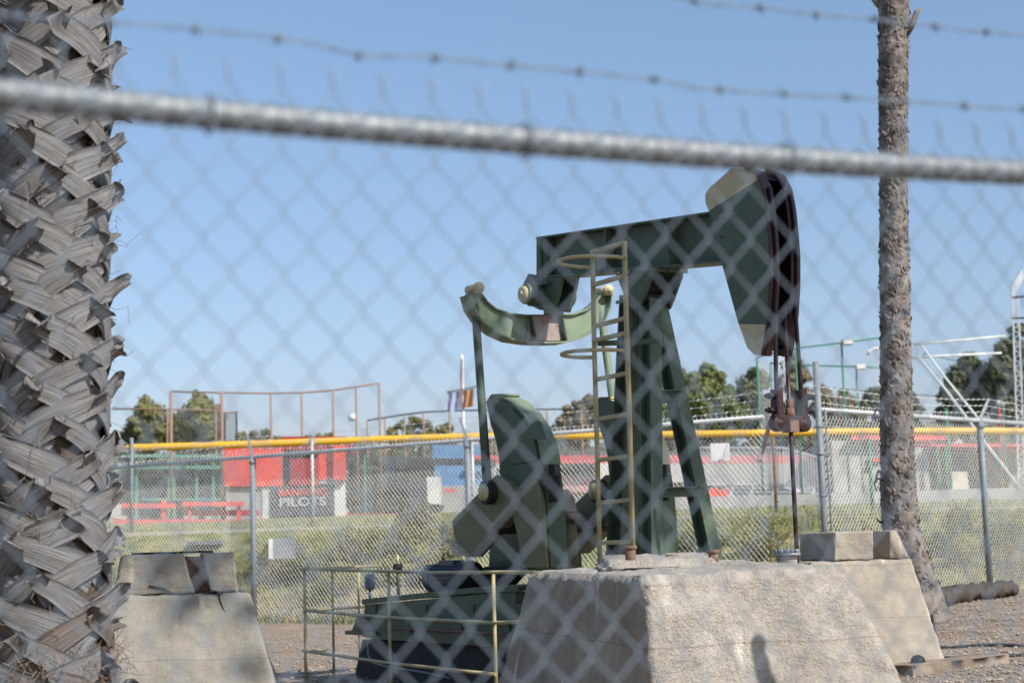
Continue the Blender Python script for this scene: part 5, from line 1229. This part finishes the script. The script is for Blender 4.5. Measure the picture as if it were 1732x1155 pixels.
for i in range(1500):
    a = rnd.uniform(0, 2 * pi); z = rnd.choice((rnd.uniform(.35, .62), rnd.uniform(.2, 4.5))); r = prad(z) + .01; p = V((PX + .02 + r * cos(a), PY + r * sin(a), z))
    pts = [p]
    for _ in range(3): p = p + V((cos(a) * rnd.uniform(0, .03) + rnd.gauss(0, .02), sin(a) * rnd.uniform(0, .03) + rnd.gauss(0, .02), rnd.gauss(0, .03))); pts.append(p)
    mb.tube(pts, .0014, 3, smooth=False)
bld(mb, 'fibres', mat('straw_fibre', (.24, .18, .13), .9), PT)
# slim palm
YP = 15.5
path = [(1513, -160, 27), (1512, 0, 26), (1511, 150, 24), (1511, 300, 22), (1513, 450, 24), (1515, 600, 25), (1517, 740, 27), (1520, 850, 29), (1527, 915, 32), (1540, 960, 36), (1553, 1000, 38), (1563, 1040, 41), (1568, 1060, 44)]
PT2 = thing('palm_tree', V((P(1568, 1045, YP).x, YP, gz(P(1568, 1045, YP).x, YP))), 'tall slim rough barked palm trunk rising behind the notched block', 'palm tree', 'palms')
pts = []; rr = []
for (a, b) in zip(path[:-1], path[1:]):
    m_ = max(2, int((b[1] - a[1]) / 5))
    for i in range(m_): t = i / m_; pts.append(P(lerp(a[0], b[0], t), lerp(a[1], b[1], t), YP)); rr.append(lerp(a[2], b[2], t) * YP / FPX * .93)
mb = MB(); mb.tube(pts, rr, 40)
cen = []
vv = []
for i, p in enumerate(mb.v):
    ring = min(i // 40, len(pts) - 1); c_ = pts[ring]; d = (V(p) - c_); n_ = d.normalized(); q = V(p)
    low_ = sst(1.6, .6, c_.z) if False else (1 - sst(.5, 1.7, c_.z))
    f1 = noise.fractal(V((q.x * 9, q.y * 9, q.z * lerp(7, 2.0, low_))), 1, 2, 4); f2 = 1 - abs(noise.noise(V((q.x * 14, q.y * 14, q.z * 9)))) * 2
    vv.append(tuple(q + n_ * (.014 * f1 + .016 * f2)))
mb.v = vv
BK2 = mat('slim_palm_bark', (.10, .088, .078), .95, 0, (.34, .30, .27), 7, 1.0, 26, stretch=(1, 1, .8), col3=(.06, .045, .035), scale3=8, t3=(.56, .68), spec=.1)
bld(mb, 'trunk', BK2, PT2)
mb = MB(); rnd = random.Random(3)
for i in range(4200):
    t = rnd.random(); ix = int(t * (len(pts) - 12)); c_ = pts[ix]; r = rr[ix]; a = rnd.uniform(0, 2 * pi); o_ = V((cos(a), sin(a), 0)); p = c_ + o_ * (r + .002); tg = V((-sin(a), cos(a), 0))
    tilt = rnd.uniform(-.9, .9); d = (tg * sin(tilt) + V((0, 0, 1)) * cos(tilt)) * (1 if rnd.random() < .7 else -1); s = V(o_).cross(d) * rnd.uniform(.012, .028); l_ = rnd.uniform(.04, .10); out_ = o_ * rnd.uniform(.002, .017)
    mb.add([p - s - o_ * .01, p + s - o_ * .01, p + d * l_ + s * .7 + out_, p + d * l_ - s * .5 + out_ * 1.2, p + s * .3 + d * l_ * .4 + out_ * .2 + o_ * .012], [[0, 1, 4], [1, 2, 4], [2, 3, 4], [3, 0, 4]])
bld(mb, 'bark_flakes', BK2, PT2)
mb = MB()
mb.tube([P(1534, 55, YP - .05), P(1544, 40, YP - .1), P(1550, 22, YP - .1), P(1560, 13, YP - .1)], [.04, .032, .026, .01], 8); mb.tube([P(1492, 12, YP), P(1484, 6, YP), P(1474, -8, YP)], [.04, .035, .03], 8)
bld(mb, 'broken_stub', BK2, PT2)
mb = MB()
for x, y in ((1492, 800), (1489, 812), (1488, 696)):
    mb.tube([P(x + 4, y, YP - .05), P(x - 6, y - 4, YP - .2), P(x - 10, y + 6, YP - .25), P(x - 8, y + 16, YP - .25)], [.014, .01, .008, .003], 6)
mb.tube([P(1494, 885, YP), P(1486, 881, YP - .1), P(1482, 876, YP - .1)], [.014, .01, .004], 6)
bld(mb, 'dead_stem', BLACKI, PT2)

# ------------------------------------------------------------ ground clutter
mb = MB(); pts = []; rad = []
A_ = P(1560, 965, 18.2); B_ = P(1712, 992, 20.0)
for i in range(90): t = i / 89; p = A_.lerp(B_, t); p.z = gz(p.x, p.y) + .10; pts.append(p); rad.append(.11 * (1 - .25 * t) * (1 + .12 * noise.noise(V((i * .5, 1, 1)))))
mb.tube(pts, rad, 18); mb.v = [tuple(V(p) + V((.3, .3, 1)) * (.05 * noise.noise(V(p) * 7) + .03 * noise.noise(V(p) * 20))) for p in mb.v]
tag(mb.build('fallen_trunk', mat('dark_log', (.035, .028, .022), .95, 0, (.10, .08, .065), 10, 1, 30)), 'dark fallen trunk lying along the foot of the right fence', 'log')
def beam(a, b, w_, h_, label):
    mb = MB(); a.z = gz(a.x, a.y) + h_ * .4; b.z = gz(b.x, b.y) + h_ * .4; q = []
    n_ = 14
    for i in range(n_): p = a.lerp(b, i / n_); r = a.lerp(b, (i + 1) / n_); 
    d_ = (b - a).normalized(); sd_ = V((-d_.y, d_.x, 0)) * w_ / 2; z_ = V((0, 0, h_ / 2))
    rough(mb, [a + sd_ * -1 - z_, b - sd_ - z_, b + sd_ - z_, a + sd_ - z_, a - sd_ + z_, b - sd_ + z_, b + sd_ + z_, a + sd_ + z_], 40, .012, .008, 6, 4, 1.2); return tag(mb.build('timber', WOOD), label, 'timber', 'old timbers on the dirt')
beam(P(1525, 1135, 12.2), P(1690, 1128, 13.0), .2, .09, 'thick weathered timber lying in front of the notched block')
beam(P(1590, 1118, 13.2), P(1745, 1132, 13.2), .05, .03, 'thin weathered lath lying behind the thick timber')
p = P(1553, 1122, 12.35); mb = MB(); mb.lathe(V((p.x, p.y, gz(p.x, p.y) + .08)), (0, 0, 1), [(.055, 0), (.05, .03), (.03, .05), (0, .058)], 16); tag(mb.build('round_cap', BLACKI), 'small rusty dome cap sitting on the thick timber', 'cap')
for pl, r_, lab in (([(1574, 1010, 15.2), (1582, 1035, 14.6), (1605, 1045, 14.5), (1650, 1047, 14.5), (1690, 1052, 14.4), (1735, 1064, 14.2)], .014, 'black cable running from the slim palm over the dirt'), ([(1590, 1090, 13.6), (1630, 1090, 13.6), (1680, 1094, 13.5), (1735, 1092, 13.6)], .012, 'second black cable across the dirt nearer the timber')):
    mb = MB(); q = []
    for x, y, Y in pl: p = P(x, y, Y); q.append(V((p.x, p.y, gz(p.x, p.y) + .012)))
    if 'palm' in lab: q[0].z += .22
    mb.tube(q, r_, 8); tag(mb.build('cable', BLACKR), lab, 'cable', 'black cables on the ground')
p = P(352, 908, 26.4); mb = MB(); mb.box(V((p.x, 26.2, gz(p.x, 26.2) + .06)), (.55, .3, .07)); tag(mb.build('paving_slab', mat('slate', (.13, .14, .16), .8), bevel=.01), 'dark slab lying in the grass above the left block', 'slab')
p = P(1255, 878, 27.2); 

# tree and post just right of the view: their shade falls on the motor end and on the big block
cc = V((-.75, 11.3, .5)) + sdir * 13.5; root = thing('shade_tree', V((cc.x + 1.6, cc.y - .8, -.6)), 'leafy roadside tree whose shade falls across the motor end and left block', 'tree')
cl = [(cc + V((rnd.uniform(-1.2, 1.2), rnd.uniform(-1.2, 1.2), rnd.uniform(-.9, .9))), rnd.uniform(.8, 1.1)) for _ in range(9)]
bld(crown(cl, 5200, .22, 91), 'crown', L2, root)
mb = MB(); b = root.location.copy(); mb.tube([b, b.lerp(cc, .5) + V((.5, 0, 0)), cc], [.2, .15, .08], 10); bld(mb, 'trunk', BARKF, root)
p = V((2.14, 5.36, -.5)); root = thing('steel_post', p, 'dark steel post whose shadow falls on the big tan block', 'post'); mb = MB(); mb.cyl(p, V((p.x, p.y, 2.13)), .03, 14); bld(mb, 'pole', POSTM, root); mb = MB(); mb.lathe(V((p.x, p.y, 2.13)), (0, 0, 1), [(.034, -.02), (.034, .0), (.02, .02), (0, .025)], 14); bld(mb, 'cap', POSTM, root)
# unseen trees added behind the camera to cut sky light, low towards the sun
cl = []; rnd = random.Random(8)
for i in range(60):
    a = radians(lerp(150, 292, rnd.random())); d = rnd.uniform(9, 12); lowr = abs(math.degrees(a) - 316) < 30
    cl.append((V((d * cos(a), d * sin(a), rnd.uniform(0, 2 if lowr else 9))), rnd.uniform(1.3, 2)))
crown(cl, 15000, .8, 5).build('sky_blocking_trees', L3, kind='stuff', label='unseen belt of trees added behind the camera to darken shaded sides', category='trees')
